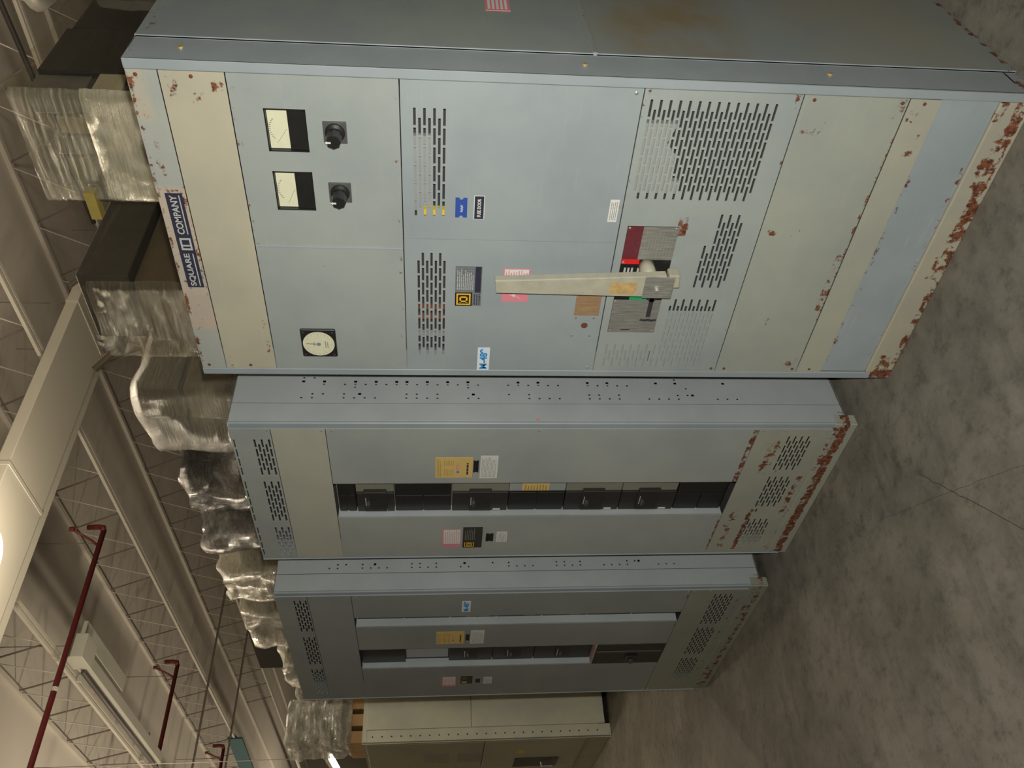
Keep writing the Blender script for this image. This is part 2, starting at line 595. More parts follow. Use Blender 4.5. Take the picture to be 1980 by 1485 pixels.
# unlit strip light with a square end box hanging under a joist
FIXM = plain('fixture_white', (0.38, 0.37, 0.31), 0.6)
fx = thing('strip_light', 'long unlit strip light with a square white end box', 'light', (0, 0, 0), TB)
MB().box(-9.28, -8.90, 2.50, 2.80, 5.77, 5.985).build('end_box', FIXM, fx, bevel=.01)
MB().prism_x([(2.53, 5.96), (2.74, 5.96), (2.70, 5.83), (2.57, 5.83)], -13.0, -9.28).build('housing', FIXM, fx)
MB().tube([(-12.95, 2.47, 5.86), (-9.28, 2.47, 5.86)], .03, 8).build('tube', plain('dead_tube', (0.07, 0.06, 0.055), .5), fx, smooth=True)
MB().box(-10.85, -9.10, 2.84, 3.06, 5.90, 5.97).build('reflector_wing', FIXM, fx, bevel=.01)
for x in (-12.5, -9.5):
    MB().box(x - .02, x + .02, 2.44, 2.86, 5.94, 5.995).build('bracket', FIXM, fx)

# high bay lamp by the duct, and unseen lamps added for light
SHADE = plain('lamp_shade_metal', (0.5, 0.48, 0.44), 0.4, 0.5)
BULB = plain('lamp_glow', (1.0, 0.9, 0.75), 0.5, emit=9.0)
lamp_labels = ['lit high bay lamp beside the pale duct', 'added unseen lamp beyond the beige cabinet', 'added unseen uplight over the aisle past the beige cabinet',
               'added unseen uplight down the aisle near the farthest red pipe', 'added unseen uplight far down the aisle', 'farthest added unseen uplight at the end of the hall',
               'added unseen uplight behind the load with the pale wrapped front', 'added unseen uplight over the right end behind the big cabinet', 'added unseen lamp over the lumpy dark bagged load']
def lathe(prof, n=24):
    v, f = [], []
    for r, h in prof:
        v += [(r * math.cos(2 * math.pi * k / n), r * math.sin(2 * math.pi * k / n), h) for k in range(n)]
    for i in range(len(prof) - 1):
        f += [(i * n + k, i * n + (k + 1) % n, (i + 1) * n + (k + 1) % n, (i + 1) * n + k) for k in range(n)]
    m = MB()
    m.add(v, f)
    return m
for i, ((bx, by, z, pw), lab) in enumerate(zip(LAMPS, lamp_labels)):
    loc = (bx * math.cos(TB) - by * math.sin(TB), bx * math.sin(TB) + by * math.cos(TB), z)
    if i in (0, 1, 8):                                # bare bulbs under a small shade; last two added unseen for film highlights
        t = thing('high_bay_lamp', lab, 'lamp', loc, TB, 'high bay lamps')
        lathe([(.03, .30), (.06, .30), (.10, .22), (.20, .08), (.22, .06)]).build('shade', SHADE, t, smooth=True)
        MB().tube([(0, 0, .26), (0, 0, .18), (0, 0, .06), (0, 0, .02)], [.03, .07, .09, .05], 16).build('bulb', BULB, t, smooth=True)
        MB().tube([(0, 0, .29), (0, 0, CEIL - z - .002)], .01, 8).build('stem', SHADE, t)
        d = bpy.data.lights.new('lamp_light', 'POINT')
        d.shadow_soft_size = 0.12
        lz, rot = -.14, (0, 0, 0)
    else:                                          # unseen bowl uplight added to brighten the deck
        t = thing('added_uplight', lab, 'lamp', loc, TB, 'added uplights')
        lathe([(.02, -.12), (.16, -.10), (.30, -.03), (.36, .06), (.34, .06), (.28, -.02), (.15, -.08), (.02, -.10)]).build('bowl', SHADE, t, smooth=True)
        for a in range(3):
            ca, sa = math.cos(a * 2.094), math.sin(a * 2.094)
            MB().tube([(.35 * ca, .35 * sa, .055), (.02 * ca, .02 * sa, CEIL - z - .002)], .006, 6).build('hanger', SHADE, t)
        d = bpy.data.lights.new('lamp_light', 'AREA')
        d.shape = 'DISK'
        d.size = .5
        lz, rot = .07, (math.pi, 0, 0)
    d.energy = pw
    d.color = LAMP_COL
    lo = bpy.data.objects.new('lamp_light', d)
    COL.objects.link(lo)
    lo.parent = t
    lo.location = (0, 0, lz)
    lo.rotation_euler = rot

# ------------------------------------------------------------------ cabinet 1: big switchgear section
W1, H1, D1 = 1.041, 2.324, 0.92
c1 = thing('switchgear_cabinet', 'tall grey steel switchgear section with meters, slot vents and breaker handle', 'cabinet', (0, 0, 0), 0)
p_frame = paint('paint_frame', BLUE, rust=[(0.0, .02, 1.2, .03, .02, .7), (-.0, 2.32, .1, .02, .01, .6), (-1.04, .03, .05, .06, .02, .95)])
p_blue = paint('paint_blue', BLUE, rust=[(-.30, 1.5, .02, .02, .01, .2), (-.06, 1.06, .05, .02, .01, .5), (-.35, 1.058, .36, .007, .005, .42), (-.69, 1.42, .06, .03, .03, .35)], yellow=.05, speck=.03)
p_door = paint('paint_door', (0.285, 0.312, 0.305), rust=[(-.52, 1.68, .5, .01, .006, .4), (-.3, 2.08, .3, .012, .006, .42)], yellow=.08)
p_vent = paint('paint_vent_panel', (0.285, 0.315, 0.31), rust=[(-.435, .865, .04, .022, .01, .95), (-.50, .665, .1, .02, .01, .1), (-.05, .64, .03, .02, .01, .8), (-.4, .634, .5, .006, .004, .4), (-.05, 1.04, .03, .015, .008, .7), (-.5, 1.045, .45, .005, .004, .35), (-.73, .87, .06, .03, .03, .55)], yellow=.08)
p_green = paint('paint_lower', GRN, rust=[(-.45, .346, .34, .010, .007, .74), (-.64, .36, .12, .016, .010, .78), (-.05, .36, .04, .03, .02, .75), (-.12, .58, .04, .05, .02, .48), (-.45, .56, .02, .06, .01, .5), (-.8, .5, .05, .03, .02, .45), (-.97, .38, .03, .05, .01, .55)], yellow=.10)
p_rail = paint('paint_rail', (0.345, 0.345, 0.29), rust=[(-.06, .32, .05, .03, .02, .68), (-.16, .29, .05, .03, .02, .6), (-.6, .256, .4, .006, .004, .45)], yellow=.1)
p_sunk = paint('paint_sunk', (0.285, 0.325, 0.335), rust=[(-.6, .245, .4, .012, .006, .5), (-.6, .10, .4, .012, .006, .52)], scuff=.8)
p_base = paint('paint_base', (0.37, 0.35, 0.285), rust=[(-.22, .028, .24, .026, .012, .92), (-.20, .05, .10, .03, .02, .8), (-.7, .010, .4, .022, .012, .85), (-.5, .03, .12, .03, .012, .75), (-.98, .03, .06, .05, .02, .9), (-.04, .08, .05, .02, .01, .8)], yellow=.12)
p_cream = paint('paint_cream', CREAM, rust=[(-.06, 2.22, .05, .02, .01, .65), (-.07, 2.11, .03, .03, .015, .72), (-.09, 2.16, .03, .03, .02, .62), (-.9, 2.105, .1, .012, .008, .55), (-.97, 2.23, .05, .01, .006, .6)], yellow=.06)
p_cap = paint('paint_cap', (0.335, 0.35, 0.325), rust=[(-.03, 2.30, .04, .04, .02, .6), (-.52, 2.30, .5, .022, .008, .50), (-.38, 2.275, .03, .03, .01, .8), (-.53, 2.252, .19, .008, .004, .72), (-.69, 2.255, .02, .02, .01, .8), (-.53, 2.318, .5, .008, .005, .75)], stains=[(-.77, 2.28, .09, .06, .02, 1.0, (0.44, .34, .25)), (-.53, 2.28, .19, .06, .02, 1.0, (0.46, .37, .28)), (-.08, 2.30, .09, .03, .02, .8, (0.42, .36, .27))], yellow=.1)
p_side = paint('paint_side', (0.235, 0.265, 0.265), axes=(1, 2), rust=[(.5, .01, .6, .02, .015, .75), (.15, 2.3, .2, .03, .02, .5), (.6, 1.165, .5, .006, .004, .45)], stains=[(.45, .93, .6, .26, .14, .85, (0.20, .145, .06)), (.5, .35, .6, .35, .2, .5, (0.27, .25, .19))], yellow=.12)
p_in = plain('inside_paint', (0.10, 0.105, 0.10), 0.7, var=0.15)

sh = MB()
sh.box(-W1, -W1 + .003, .06, D1, .035, H1)
sh.box(-W1, 0, D1 - .003, D1, .035, H1)
sh.box(-W1, 0, .06, D1, H1 - .003, H1)
sh.box(-W1, 0, .06, D1, .035, .04)
sh.box(-.006, -.003, .06, D1, .035, H1)
sh.build('body', p_in, c1)
# corner posts: front flange and side flange
for xa, xb in ((-.026, 0), (-W1, -W1 + .026)):
    MB().box(xa, xb, 0, .006, 0, H1).box(0 if xb == 0 else xa, -.004 if xb == 0 else xa + .004, 0, .124, 0, H1).build('corner_post', p_frame, c1, bevel=.003)
for z0, z1 in ((.0, 1.163), (1.168, H1)):
    MB().box(-.003, .004, .128, D1, z0 + .0, z1).build('side_panel', p_side, c1, bevel=.002)
MB().box(-.003, .0045, .128, .134, 0, H1).build('side_panel_lip', p_frame, c1, bevel=.001)
XA, XB = -W1 + .0275, -.0275
def pn(name, z0, z1, mat, x0=XA, x1=XB, y=.002, holes=(), t=.003, label=None):
    return holed(x0, x1, z0 + .0015, z1 - .0015, y, t, list(holes)).build(name, mat, c1, label=label)
pn('cap_strip', 2.247, H1, p_cap)
pn('wireway_cover', 2.089, 2.247, p_cream, label='yellowed cover strip')
door_m = pn('meter_door', 1.669, 2.089, p_door, x0=-.5335, holes=[(-.235, -.116, 1.906, 2.010), (-.413, -.293, 1.906, 2.010)])
door_g = pn('gauge_door', 1.669, 2.089, p_door, x1=-.5345)
MB().box(-.537, -.531, -.0015, .004, 1.672, 2.087).build('door_edge', p_frame, door_m, bevel=.001)
v1 = slots(-.1005, 1.6325, 7, 6, True, 5)
v2 = []
for r in range(7):
    z = 1.627 - r * .01267
    xs0 = -.5750 if r % 2 == 0 else -.5470
    for i in range(7):
        b = xs0 - i * .0543
        v2.append((b - .0478, b, z - .0034, z + .0034))
fuse = pn('fuse_door', 1.050, 1.669, p_blue, x0=-.4975, holes=v1)
brk = pn('breaker_door', 1.050, 1.669, p_blue, x1=-.4985, holes=v2)
# the broad vent panel round the operating mechanism
big = slots(-.0555, 1.0265, 27, 5, True, 5)
mid = [h for h in slots(-.393, .782, 8, 5, True, 4) if not (h[2] > .755 and h[1] > -.48)]
low = []
for r in range(12):
    z = .840 - r * .01275
    xs0 = -.705 if r % 2 else -.732
    k = 5
    for i in range(k):
        b = xs0 - i * .0545
        low.append((b - .0478, b, z - .0034, z + .0034))
for r in range(13):
    z = 1.0185 - r * .01275 * 1.04
    xs0 = -.8960 if r % 2 == 0 else -.923
    for i in range(2 if r % 2 == 0 else 1):
        b = xs0 - i * .0545
        low.append((b - .0478, b, z - .0034, z + .0034))
vent = pn('vent_panel', .630, 1.050, p_vent, holes=big + mid + low)
pn('lower_panel', .343, .630, p_green)
pn('rail', .254, .343, p_rail, y=.0005)
pn('sunk_panel', .092, .254, p_sunk, y=.009)
MB().box(XA, XB, .0, .06, .0, .092).build('base_channel', p_base, c1, bevel=.004)
# what stands behind the slots
MB().box(-1.0, -.03, .10, .11, .64, 1.66).build('shade_sheet', DARKIN, c1)  # dark sheet standing in for the unlit depth behind the slots
LIGHTIN = plain('inner_grey_plate', (0.33, 0.33, 0.31), 0.45, 0.2, var=.15)
MB().box(-.425, -.195, .035, .05, 1.585, 1.65).build('inner_plate', LIGHTIN, c1)
YB = plain('yellow_bar', (0.62, 0.45, 0.03), .5)
MB().box(-.4225, -.4045, .010, .03, 1.545, 1.611).build('yellow_bar', YB, c1)
COPPER = plain('inner_copper', (0.32, 0.13, 0.08), .4, .5, var=.3, scale=50)
for k, x in enumerate((-.77, -.81, -.88)):
    MB().box(x - .012, x, .03, .045, 1.54, 1.64).build('busbar', COPPER if k < 2 else LIGHTIN, c1)
MB().prism([(-.125, 1.03), (-.335, 1.03), (-.335, .905), (-.295, .905), (-.295, .93), (-.215, .93), (-.18, .96), (-.125, .94)], .012, .03).build('breaker_case', LIGHTIN, c1)
MB().box(-1.0, -.756, .0065, .009, .68, .87).box(-1.0, -.86, .0065, .009, .865, 1.04).build('backing_plate', plain('backing_paint', (0.27, 0.29, 0.28), .5), c1)

# name sign on the cap strip
yf = .002
sg = plate(c1, 'name_sign', -.686, -.368, 2.2575, 2.303, yf, NAVY, .0015, 'navy name sign with silver letters', bevel=.0004)
ys_ = yf - .0017
text('SQUARE', sg, -.680, -.565, 2.274, 2.293, ys_, SILVER, bold=.02)
text('COMPANY', sg, -.499, -.374, 2.274, 2.293, ys_, SILVER, bold=.02)
for ua, ub in ((-.680, -.565), (-.499, -.374)):
    MB().box(ua, ub, ys_ - .0003, ys_ + .0003, 2.2655, 2.2685).build('underline', SILVER, sg)
m = MB()
for b in ((-.553, -.512, 2.289, 2.294), (-.553, -.512, 2.2635, 2.2685), (-.553, -.547, 2.2685, 2.289), (-.518, -.512, 2.2685, 2.289), (-.540, -.535, 2.268, 2.289)):
    m.box(b[0], b[1], ys_ - .0003, ys_ + .0003, b[2], b[3])
m.build('sign_emblem', SILVER, sg)

# panel meters
DIAL = plain('dial_cream', (0.62, 0.60, 0.42), 0.35, var=.08, scale=40)
def meter(x1, ang):
    x0, z0, z1 = x1 - .118, 1.907, 2.009
    b = MB().box(x0, x1, .022, .08, z0, z1)
    for q in ((x0, x0 + .003, z0, z1), (x1 - .003, x1, z0, z1), (x0, x1, z0, z0 + .003), (x0, x1, z1 - .003, z1)):
        b.box(q[0], q[1], .001, .022, q[2], q[3])
    mt = b.build('panel_meter', BLACK, door_m)
    MB().box(x0 + .004, x1 - .004, .012, .021, z0 + .048, z1 - .004).build('dial', DIAL, mt)
    MB().box(x0 + .004, x1 - .004, .007, .021, z0 + .004, z0 + .047).build('lower_cover', BLACK, mt, bevel=.001)
    k = MB()
    cxm, czm = (x0 + x1) / 2, z0 + .052
    for i in range(11):
        a = R(50 + i * 8)
        k.box(cxm + .068 * math.cos(a) * .6 - .0008, cxm + .068 * math.cos(a) * .6 + .0008, .0112, .0122, czm + .042 * math.sin(a) - .001, czm + .042 * math.sin(a) + .004)
    k.build('scale_marks', GREYINK, mt)
    a = R(ang)
    MB().tube([(cxm, .0105, czm), (cxm + .05 * math.cos(a), .0105, czm + .042 * math.sin(a))], .0005, 5).build('needle', GREYINK, mt)
meter(-.1165, 140)
meter(-.2935, 150)

# selector switches
SWP = plain('switch_plate', (0.10, 0.10, 0.095), .4, .3, var=.15)
def selector(x1):
    x0, z0, z1 = x1 - .06, 1.806, 1.866
    s = MB().box(x0, x1, -.003, .002, z0, z1).build('selector_switch', SWP, door_m, bevel=.001)
    cx_, cz_ = (x0 + x1) / 2, (z0 + z1) / 2
    n = 24
    m = MB()
    ring = lambda r, y, lob: [(cx_ + (r + lob * math.cos(8 * 2 * math.pi * k / n)) * math.cos(2 * math.pi * k / n), y, cz_ + (r + lob * math.cos(8 * 2 * math.pi * k / n)) * math.sin(2 * math.pi * k / n)) for k in range(n)]
    prof = [(.026, -.003, 0), (.025, -.008, 0), (.017, -.011, 0), (.016, -.020, 0), (.0195, -.024, .0012), (.0185, -.052, .0012), (.016, -.055, .0006)]
    v, f = [], []
    for p in prof:
        v += ring(*p)
    for i in range(len(prof) - 1):
        f += [(i * n + k, (i + 1) * n + k, (i + 1) * n + (k + 1) % n, i * n + (k + 1) % n) for k in range(n)]
    f.append(tuple((len(prof) - 1) * n + k for k in range(n)))
    m.add(v, f).build('knob', BLACK, s)
    MB().prism([(cx_ - .0022, cz_ + .006), (cx_ + .0022, cz_ + .006), (cx_ + .0022, cz_ + .015), (cx_ + .0045, cz_ + .015), (cx_, cz_ + .021), (cx_ - .0045, cz_ + .015), (cx_ - .0022, cz_ + .015)], -.0565, -.0548).build('pointer', WHITE_P, s)
selector(-.1445)
selector(-.3215)

# round gauge
gx0, gx1, gz0, gz1 = -.9545, -.840, 1.8885, 1.998
gg = MB().prism([(gx0, gz0), (gx1, gz0), (gx1, gz1), (gx0, gz1)], -.008, .002).build('round_gauge', BLACK, door_g, bevel=.005)
gcx, gcz = (gx0 + gx1) / 2, (gz0 + gz1) / 2
MB().tube([(gcx, -.0075, gcz), (gcx, -.0095, gcz)], .049, 40).build('dial', DIAL, gg)
MB().tube([(gcx, -.0095, gcz), (gcx, -.0115, gcz)], .0065, 16).build('hub', plain('hub_grey', (.2, .22, .22), .4), gg)
k = MB()
for i in range(24):
    a = 2 * math.pi * i / 24
    r0 = .040 if i % 2 else .037
    k.tube([(gcx + r0 * math.cos(a), -.0097, gcz + r0 * math.sin(a)), (gcx + .044 * math.cos(a), -.0097, gcz + .044 * math.sin(a))], .0006, 4)
k.build('scale_marks', GREYINK, gg)
MB().tube([(gcx, -.0105, gcz), (gcx + .002, -.0105, gcz + .038)], .0009, 5).build('needle', INK, gg)
print_lines(gg, gcx - .016, gcx + .016, gcz - .031, gcz - .018, -.0097, GREYINK, 2, 3)
m = MB()
for i in range(9):
    a = R(60 + i * 8)
    m.box(gcx + .015 * math.cos(a) - .001, gcx + .015 * math.cos(a) + .001, -.0099, -.0094, gcz + .015 * math.sin(a) - .001, gcz + .015 * math.sin(a) + .001)
m.build('print', GREYINK, gg)
for sx in (-1, 1):
    for sz in (-1, 1):
        screw(gg, gcx + sx * .046, gcz + sz * .045, -.008, INK, .004, .002)

# labels on the two middle doors
BLUE_L = plain('blue_label', (0.03, 0.075, 0.30), .4, var=.15, scale=60)
def notched(parent, name, x0, x1, z0, z1, y, mat, label=None, notch=.006):
    zc = (z0 + z1) / 2
    return MB().prism([(x0, z0), (x1, z0), (x1, zc - notch), (x1 - notch, zc - notch * .6), (x1 - notch, zc + notch * .6), (x1, zc + notch), (x1, z1), (x0, z1), (x0, zc + notch), (x0 + notch, zc + notch * .6), (x0 + notch, zc - notch * .6), (x0, zc - notch)], y - .001, y).build(name, mat, parent, label=label)
bl = notched(fuse, 'blue_tag', -.423, -.359, 1.490, 1.523, yf, BLUE_L, 'small blue tag with white scribble')
m = MB()
for i in range(14):
    x = -.405 + i * .0016
    m.tube([(x, yf - .0012, 1.505 + .004 * math.sin(i * 1.9)), (x + .0016, yf - .0012, 1.505 + .004 * math.sin((i + 1) * 1.9))], .0006, 4)
m.build('scribble', WHITE_P, bl)
plate(fuse, 'tag_border', -.4275, -.3515, 1.4415, 1.4715, yf, WHITE_P, .0005)
fd = plate(fuse, 'fuse_door_tag', -.426, -.353, 1.4435, 1.4695, yf - .0005, NAVY, .0008, 'navy tag reading FUSE DOOR')
text('FUSE DOOR', fd, -.419, -.361, 1.4515, 1.4615, yf - .0015, WHITE_P, bold=.02)
wl = plate(fuse, 'white_tag', -.426, -.353, 1.0625, 1.0885, yf, WHITE_P, .0008)
print_lines(wl, -.420, -.359, 1.065, 1.086, yf - .001, GREYINK, 4, 4, ragged=.1)
# maker's rating plate with yellow emblem
RATING = brushed('rating_plate_metal', (0.30, 0.33, 0.34))
rp = plate(brk, 'rating_plate', -.742, -.592, 1.438, 1.518, yf, RATING, .001, 'rating plate with yellow square emblem')
print_lines(rp, -.680, -.600, 1.462, 1.514, yf - .0012, SILVER, 9, 7)
plate(rp, 'blue_band', -.690, -.593, 1.4405, 1.4585, yf - .001, NAVY, .0004)
print_lines(rp, -.738, -.694, 1.440, 1.462, yf - .0012, NAVY, 3, 8)
dlogo(rp, -.7418, -.690, 1.466, 1.5175, yf - .001, LOGOY, BLACK)
# danger sticker half under the handle
ds = plate(brk, 'danger_sticker', -.7235, -.598, 1.2945, 1.3755, yf, PINKINK, .0006, 'pink and white danger sticker with lightning bolt')
plate(ds, 'white_field', -.675, -.601, 1.2985, 1.371, yf - .0006, WHITE_P, .0003)
print_lines(ds, -.668, -.604, 1.300, 1.370, yf - .001, PINKINK, 9, 9, ragged=.15)
MB().prism([(-.716, 1.312), (-.698, 1.336), (-.706, 1.336), (-.688, 1.362), (-.699, 1.342), (-.691, 1.342)][::-1], yf - .0012, yf - .0005).build('bolt_mark', WHITE_P, ds)
# lot number label
lm = MB().prism([(-1.0165, 1.400), (-.9155, 1.4), (-.9155, 1.4395), (-1.0165, 1.4395)], yf - .0007, yf).build('lot_label', plain('lot_paper', (0.62, 0.68, 0.72), .5), brk, label='white label reading M-489 in blue')
text('M-489', lm, -1.010, -.922, 1.407, 1.4325, yf - .0009, BLUEINK, bold=.03)
# coppery instruction tag, pierced spot below it
COPTAG = brushed('coppery_tag', (0.55, 0.36, 0.22))
ct = plate(brk, 'instruction_tag', -.775, -.62, 1.064, 1.143, yf, COPTAG, .001, 'worn copper coloured instruction tag')
print_lines(ct, -.768, -.63, 1.07, 1.138, yf - .0012, BROWNINK, 8, 12, fill=.25)
RUSTM = plain('rust_plug', (0.13, 0.04, 0.02), .9, var=.4, scale=90)
MB().tube([(-.816, yf, 1.104), (-.816, yf - .002, 1.104)], .0105, 16).build('plug_button', RUSTM, brk)
for x, z in ((-.785, 1.135), (-.785, 1.078), (-.86, 1.14), (-.86, 1.082)):
    screw(brk, x, z, yf, ZINC, .004, .0015)

# operating mechanism plate
mp = plate(vent, 'mechanism_plate', -.841, -.438, .874, 1.0255, yf, BLACK, .002, 'brushed mechanism plate with red and green windows')
ym = yf - .002
DRED = plain('dark_red_enamel', (0.12, 0.022, 0.028), .45, var=.3, scale=70)
BRED = plain('bright_red_window', (0.62, 0.02, 0.02), .4)
BGRN = plain('green_window', (0.02, 0.30, 0.10), .4)
plate(mp, 'steel_face', -.554, -.4385, .8745, .978, ym, STEEL, .0008)
plate(mp, 'red_face', -.554, -.4385, .978, 1.025, ym, DRED, .0008)
plate(mp, 'red_window', -.571, -.554, .971, 1.025, ym, BRED, .0008)
plate(mp, 'green_window', -.708, -.690, .922, .978, ym, BGRN, .0008)
plate(mp, 'lower_face', -.8405, -.708, .8745, 1.025, ym, STEEL, .0008)
print_lines(mp, -.548, -.445, .88, .97, ym - .001, GREYINK, 9, 14, fill=.2)
for a, b in ((.985, 1.018), (.95, .975)):
    m = MB()
    for i in range(3):
        z = a + i * (b - a) / 3
        m.box(-.612, -.585, ym - .0006, ym, z, z + .006)
    m.build('bar_marks', SILVER, mp)
m = MB()
m.tube([(-.70, ym - .001, .906), (-.70, ym - .0025, .906)], .014, 20)
m.box(-.775, -.70, ym - .0025, ym - .001, .899, .913)
m.build('key_slot', INK, mp)
MB().prism([(-.791, .876), (-.784, .878), (-.786, .893), (-.783, .903), (-.786, .914), (-.784, .928), (-.791, .930), (-.795, .914), (-.793, .904), (-.795, .891)], ym - .0012, ym - .0006).build('arrow_mark', INK, mp)
plate(mp, 'slot_mark', -.832, -.828, .955, .985, ym - .0008, INK, .0004)
for x, z in ((-.835, 1.019), (-.835, .881), (-.444, 1.019), (-.444, .881), (-.715, 1.019), (-.566, 1.019)):
    screw(mp, x, z, ym, ZINC, .004, .002)
# charging handle standing off the panel
HANDM = plain('handle_paint', (0.36, 0.34, 0.26), .5, var=.22, scale=30)
hd = MB().prism([(-.633, .893), (-.556, .902), (-.5835, 1.405), (-.6265, 1.400)], -.080, -.0765)
hd.prism([(-.560, .902), (-.556, .902), (-.5835, 1.405), (-.5875, 1.405)], -.0765, -.052)
hd.prism([(-.633, .893), (-.629, .893), (-.6225, 1.400), (-.6265, 1.400)], -.0765, -.052)
hd = hd.build('lever_handle', HANDM, vent, bevel=.0015, label='long tapered lever handle')
WORN = plain('worn_sticker', (0.42, 0.28, 0.11), .8, var=.5, scale=70)
plate(hd, 'worn_sticker', -.623, -.580, .985, 1.065, -.080, WORN, .0006)
e = plate(hd, 'end_block', -.634, -.557, .878, .965, -.080, STEEL, .004, bevel=.001)
MB().tube([(-.602, -.084, .925), (-.602, -.092, .925), (-.602, -.096, .925)], [.009, .009, .006], 16).build('pivot_bolt', ZINC, hd, smooth=False)
MB().tube([(-.575, ym, .948), (-.575, -.03, .948), (-.575, -.05, .948), (-.575, -.056, .948)], [.024, .024, .021, .014], 24).build('round_boss', HANDM, vent, smooth=True)
MB().prism([(-.622, .845), (-.575, .852), (-.575, .885), (-.622, .885)], -.05, -.012).build('stop_block', HANDM, vent, bevel=.004)
MB().tube([(-.602, ym, .925), (-.602, -.078, .925)], .016, 16).build('pivot_shaft', ZINC, vent)
# rusty corner screws, seam screws
for z in (2.30, 2.17, 1.07, .645, .60, .36, .30):
    for x in (-.040, -1.0):
        screw(c1, x, z, .002, RUSTM if (z > 2 or z < .7) else ZINC, .005, .003)
MB().box(.004, .0055, .389, .505, 1.372, 1.442).build('side_sticker', PINKINK, c1, label='red and white sticker on the side')
m = MB()
for i in range(5):
    m.box(.0055, .0058, .40, .50, 1.380 + i * .012, 1.387 + i * .012)
m.build('side_sticker_print', WHITE_P, c1)
for y, z in ((.07, 2.2), (.065, 1.2), (.067, .55)):
    MB().tube([(-.002, y, z), (.0045, y, z)], .007, 10).build('side_screw', plain('brass_screw', (.5, .36, .15), .4, .4), c1)
MB().box(-.004, .006, .13, D1, 1.158, 1.172).build('side_seam_strip', p_side, c1, bevel=.002)

# ------------------------------------------------------------------ cabinets 2 and 3: distribution sections
def side_holes(seed):
    rnd = random.Random(seed)
    hs = []
    def h(y, z, r=.0036):
        hs.append((y - r, y + r, z - r, z + r))
    for k in range(44):
        z = 2.06 - k * .0378
        if k in (3, 18, 19, 26, 27, 33, 39, 40): continue
        if k not in (0, 1) and k < 34: h(.195, z)
        if k % 7 in (0, 2, 5) or k in (9, 10): h(.209, z, .0055)
        if k in (0, 1, 37): h(.227, z)
        if k % 9 in (1, 2, 4) : h(.147, z)
        if k % 6 in (4, 5, 0, 1): h(.128, z)
        if k % 11 == 5: h(.147, z - .0189, .0055); h(.181, z)
    h(.05, 2.19, .007)
    h(.024, .12, .004)
    return hs

def section(name, label, loc, th, W, rusts, base_rust, depth=.60, H=2.30, front_shade=1.0):
    t = thing(name, label, 'cabinet', loc, th)
    pf = paint(name + '_frame', BLUE, rust=[(0, .05, 2, .05, .03, .68)])
    ps = paint(name + '_side', (0.345, 0.372, 0.372), axes=(1, 2), rust=[(.03, .06, .06, .05, .03, .62), (.05, 2.185, .012, .02, .008, .75), (.3, .03, .4, .02, .01, .4)], scuff=.15)
    pp = paint(name + '_panel', (0.305 * front_shade, 0.325 * front_shade, 0.310 * front_shade), rust=rusts, yellow=.06, scuff=.15)
    pb = paint(name + '_lower', (0.315 * front_shade, 0.320 * front_shade, 0.268 * front_shade), rust=base_rust, yellow=.1)
    sh = MB()
    sh.box(-W, -W + .003, .05, depth, .035, H)
    sh.box(-W, 0, depth - .003, depth, .035, H)
    sh.box(-W, 0, .01, depth, H - .003, H)
    sh.box(-W, 0, .05, depth, .035, .04)
    sh.box(-W, 0, depth - .06, depth, 0, .04)
    sh.build('body', p_in, t)
    MB().box(-.0272, 0, .005, .017, .0, H).build('corner_post', pf, t, bevel=.005)
    MB().box(-W, -W + .012, .005, .012, .0, H).box(-W, -W + .004, 0, .100, .032, H).build('corner_post', pf, t, bevel=.002)
    holed(.1025, depth, .034, H, -.001, .002, side_holes(3), 'x').build('side_panel', ps, t)
    MB().box(-.004, -.0006, .0165, .1002, .034, H - .001).build('side_flange', ps, t, bevel=.001)
    MB().box(-.0285, -.0262, .0005, .010, .09, H - .002).build('panel_lip', pf, t, bevel=.0009)
    return t, pf, ps, pp, pb

R2 = [(-.2, .382, .17, .014, .006, .95), (-.32, .38, .05, .02, .008, .95), (-.75, .375, .14, .008, .004, .9)]
B2 = [(-.45, .045, .5, .026, .012, 1.1), (-.15, .07, .15, .03, .02, .82), (-.7, .255, .16, .016, .010, 1.0), (-.70, .32, .16, .05, .04, .66), (-.42, .232, .16, .012, .01, .62), (-.2, .285, .12, .04, .02, .74), (-.45, .12, .14, .02, .012, .8), (-.7, .10, .2, .04, .03, .55), (-.2, .15, .12, .06, .04, .3)]
W2 = .891
c2, pf2, ps2, pp2, pb2 = section('panelboard_section', 'grey breaker panelboard section with a single breaker column, middle of the three', (-1.3057, .0231, 0), -.0386, W2, R2, B2, H=2.303)
def pan(t, name, x0, x1, z0, z1, mat, holes=(), y=.002, label=None):
    return holed(x0, x1, z0 + .0012, z1 - .0012, y, .003, list(holes)).build(name, mat, t, label=label)
hv = []
for xs0, n in ((-.087, 4), (-.338, 5), (-.648, 4)):
    for i in range(n):
        b = xs0 - i * .0545
        hv.append((b - .0478, b, 2.2905, 2.2955))
    hv += slots(xs0, 2.2210, 5, n, True, n - 1)
pan(c2, 'top_vent_panel', -W2 + .0135, -.0275, 2.158, 2.303, pp2, hv)
pan(c2, 'upper_cover', -W2 + .0135, -.0275, 1.966, 2.158, paint('c2_cover', (0.385, 0.378, 0.325), yellow=.1))
d2 = pan(c2, 'breaker_cover', -.356, -.0275, .372, 1.966, pp2)
MB().box(-.356, -.353, .002, .055, .374, 1.964).build('cover_return', pp2, d2)
l2 = pan(c2, 'trim_cover', -W2 + .0135, -.582, .372, 1.966, pp2)
MB().box(-.585, -.582, .0015, .060, .374, 1.964).build('trim_return', ps2, l2, bevel=.001)
MB().box(-.582, -.353, .058, .062, .372, 1.966).build('mounting_pan', OLIVE, c2)
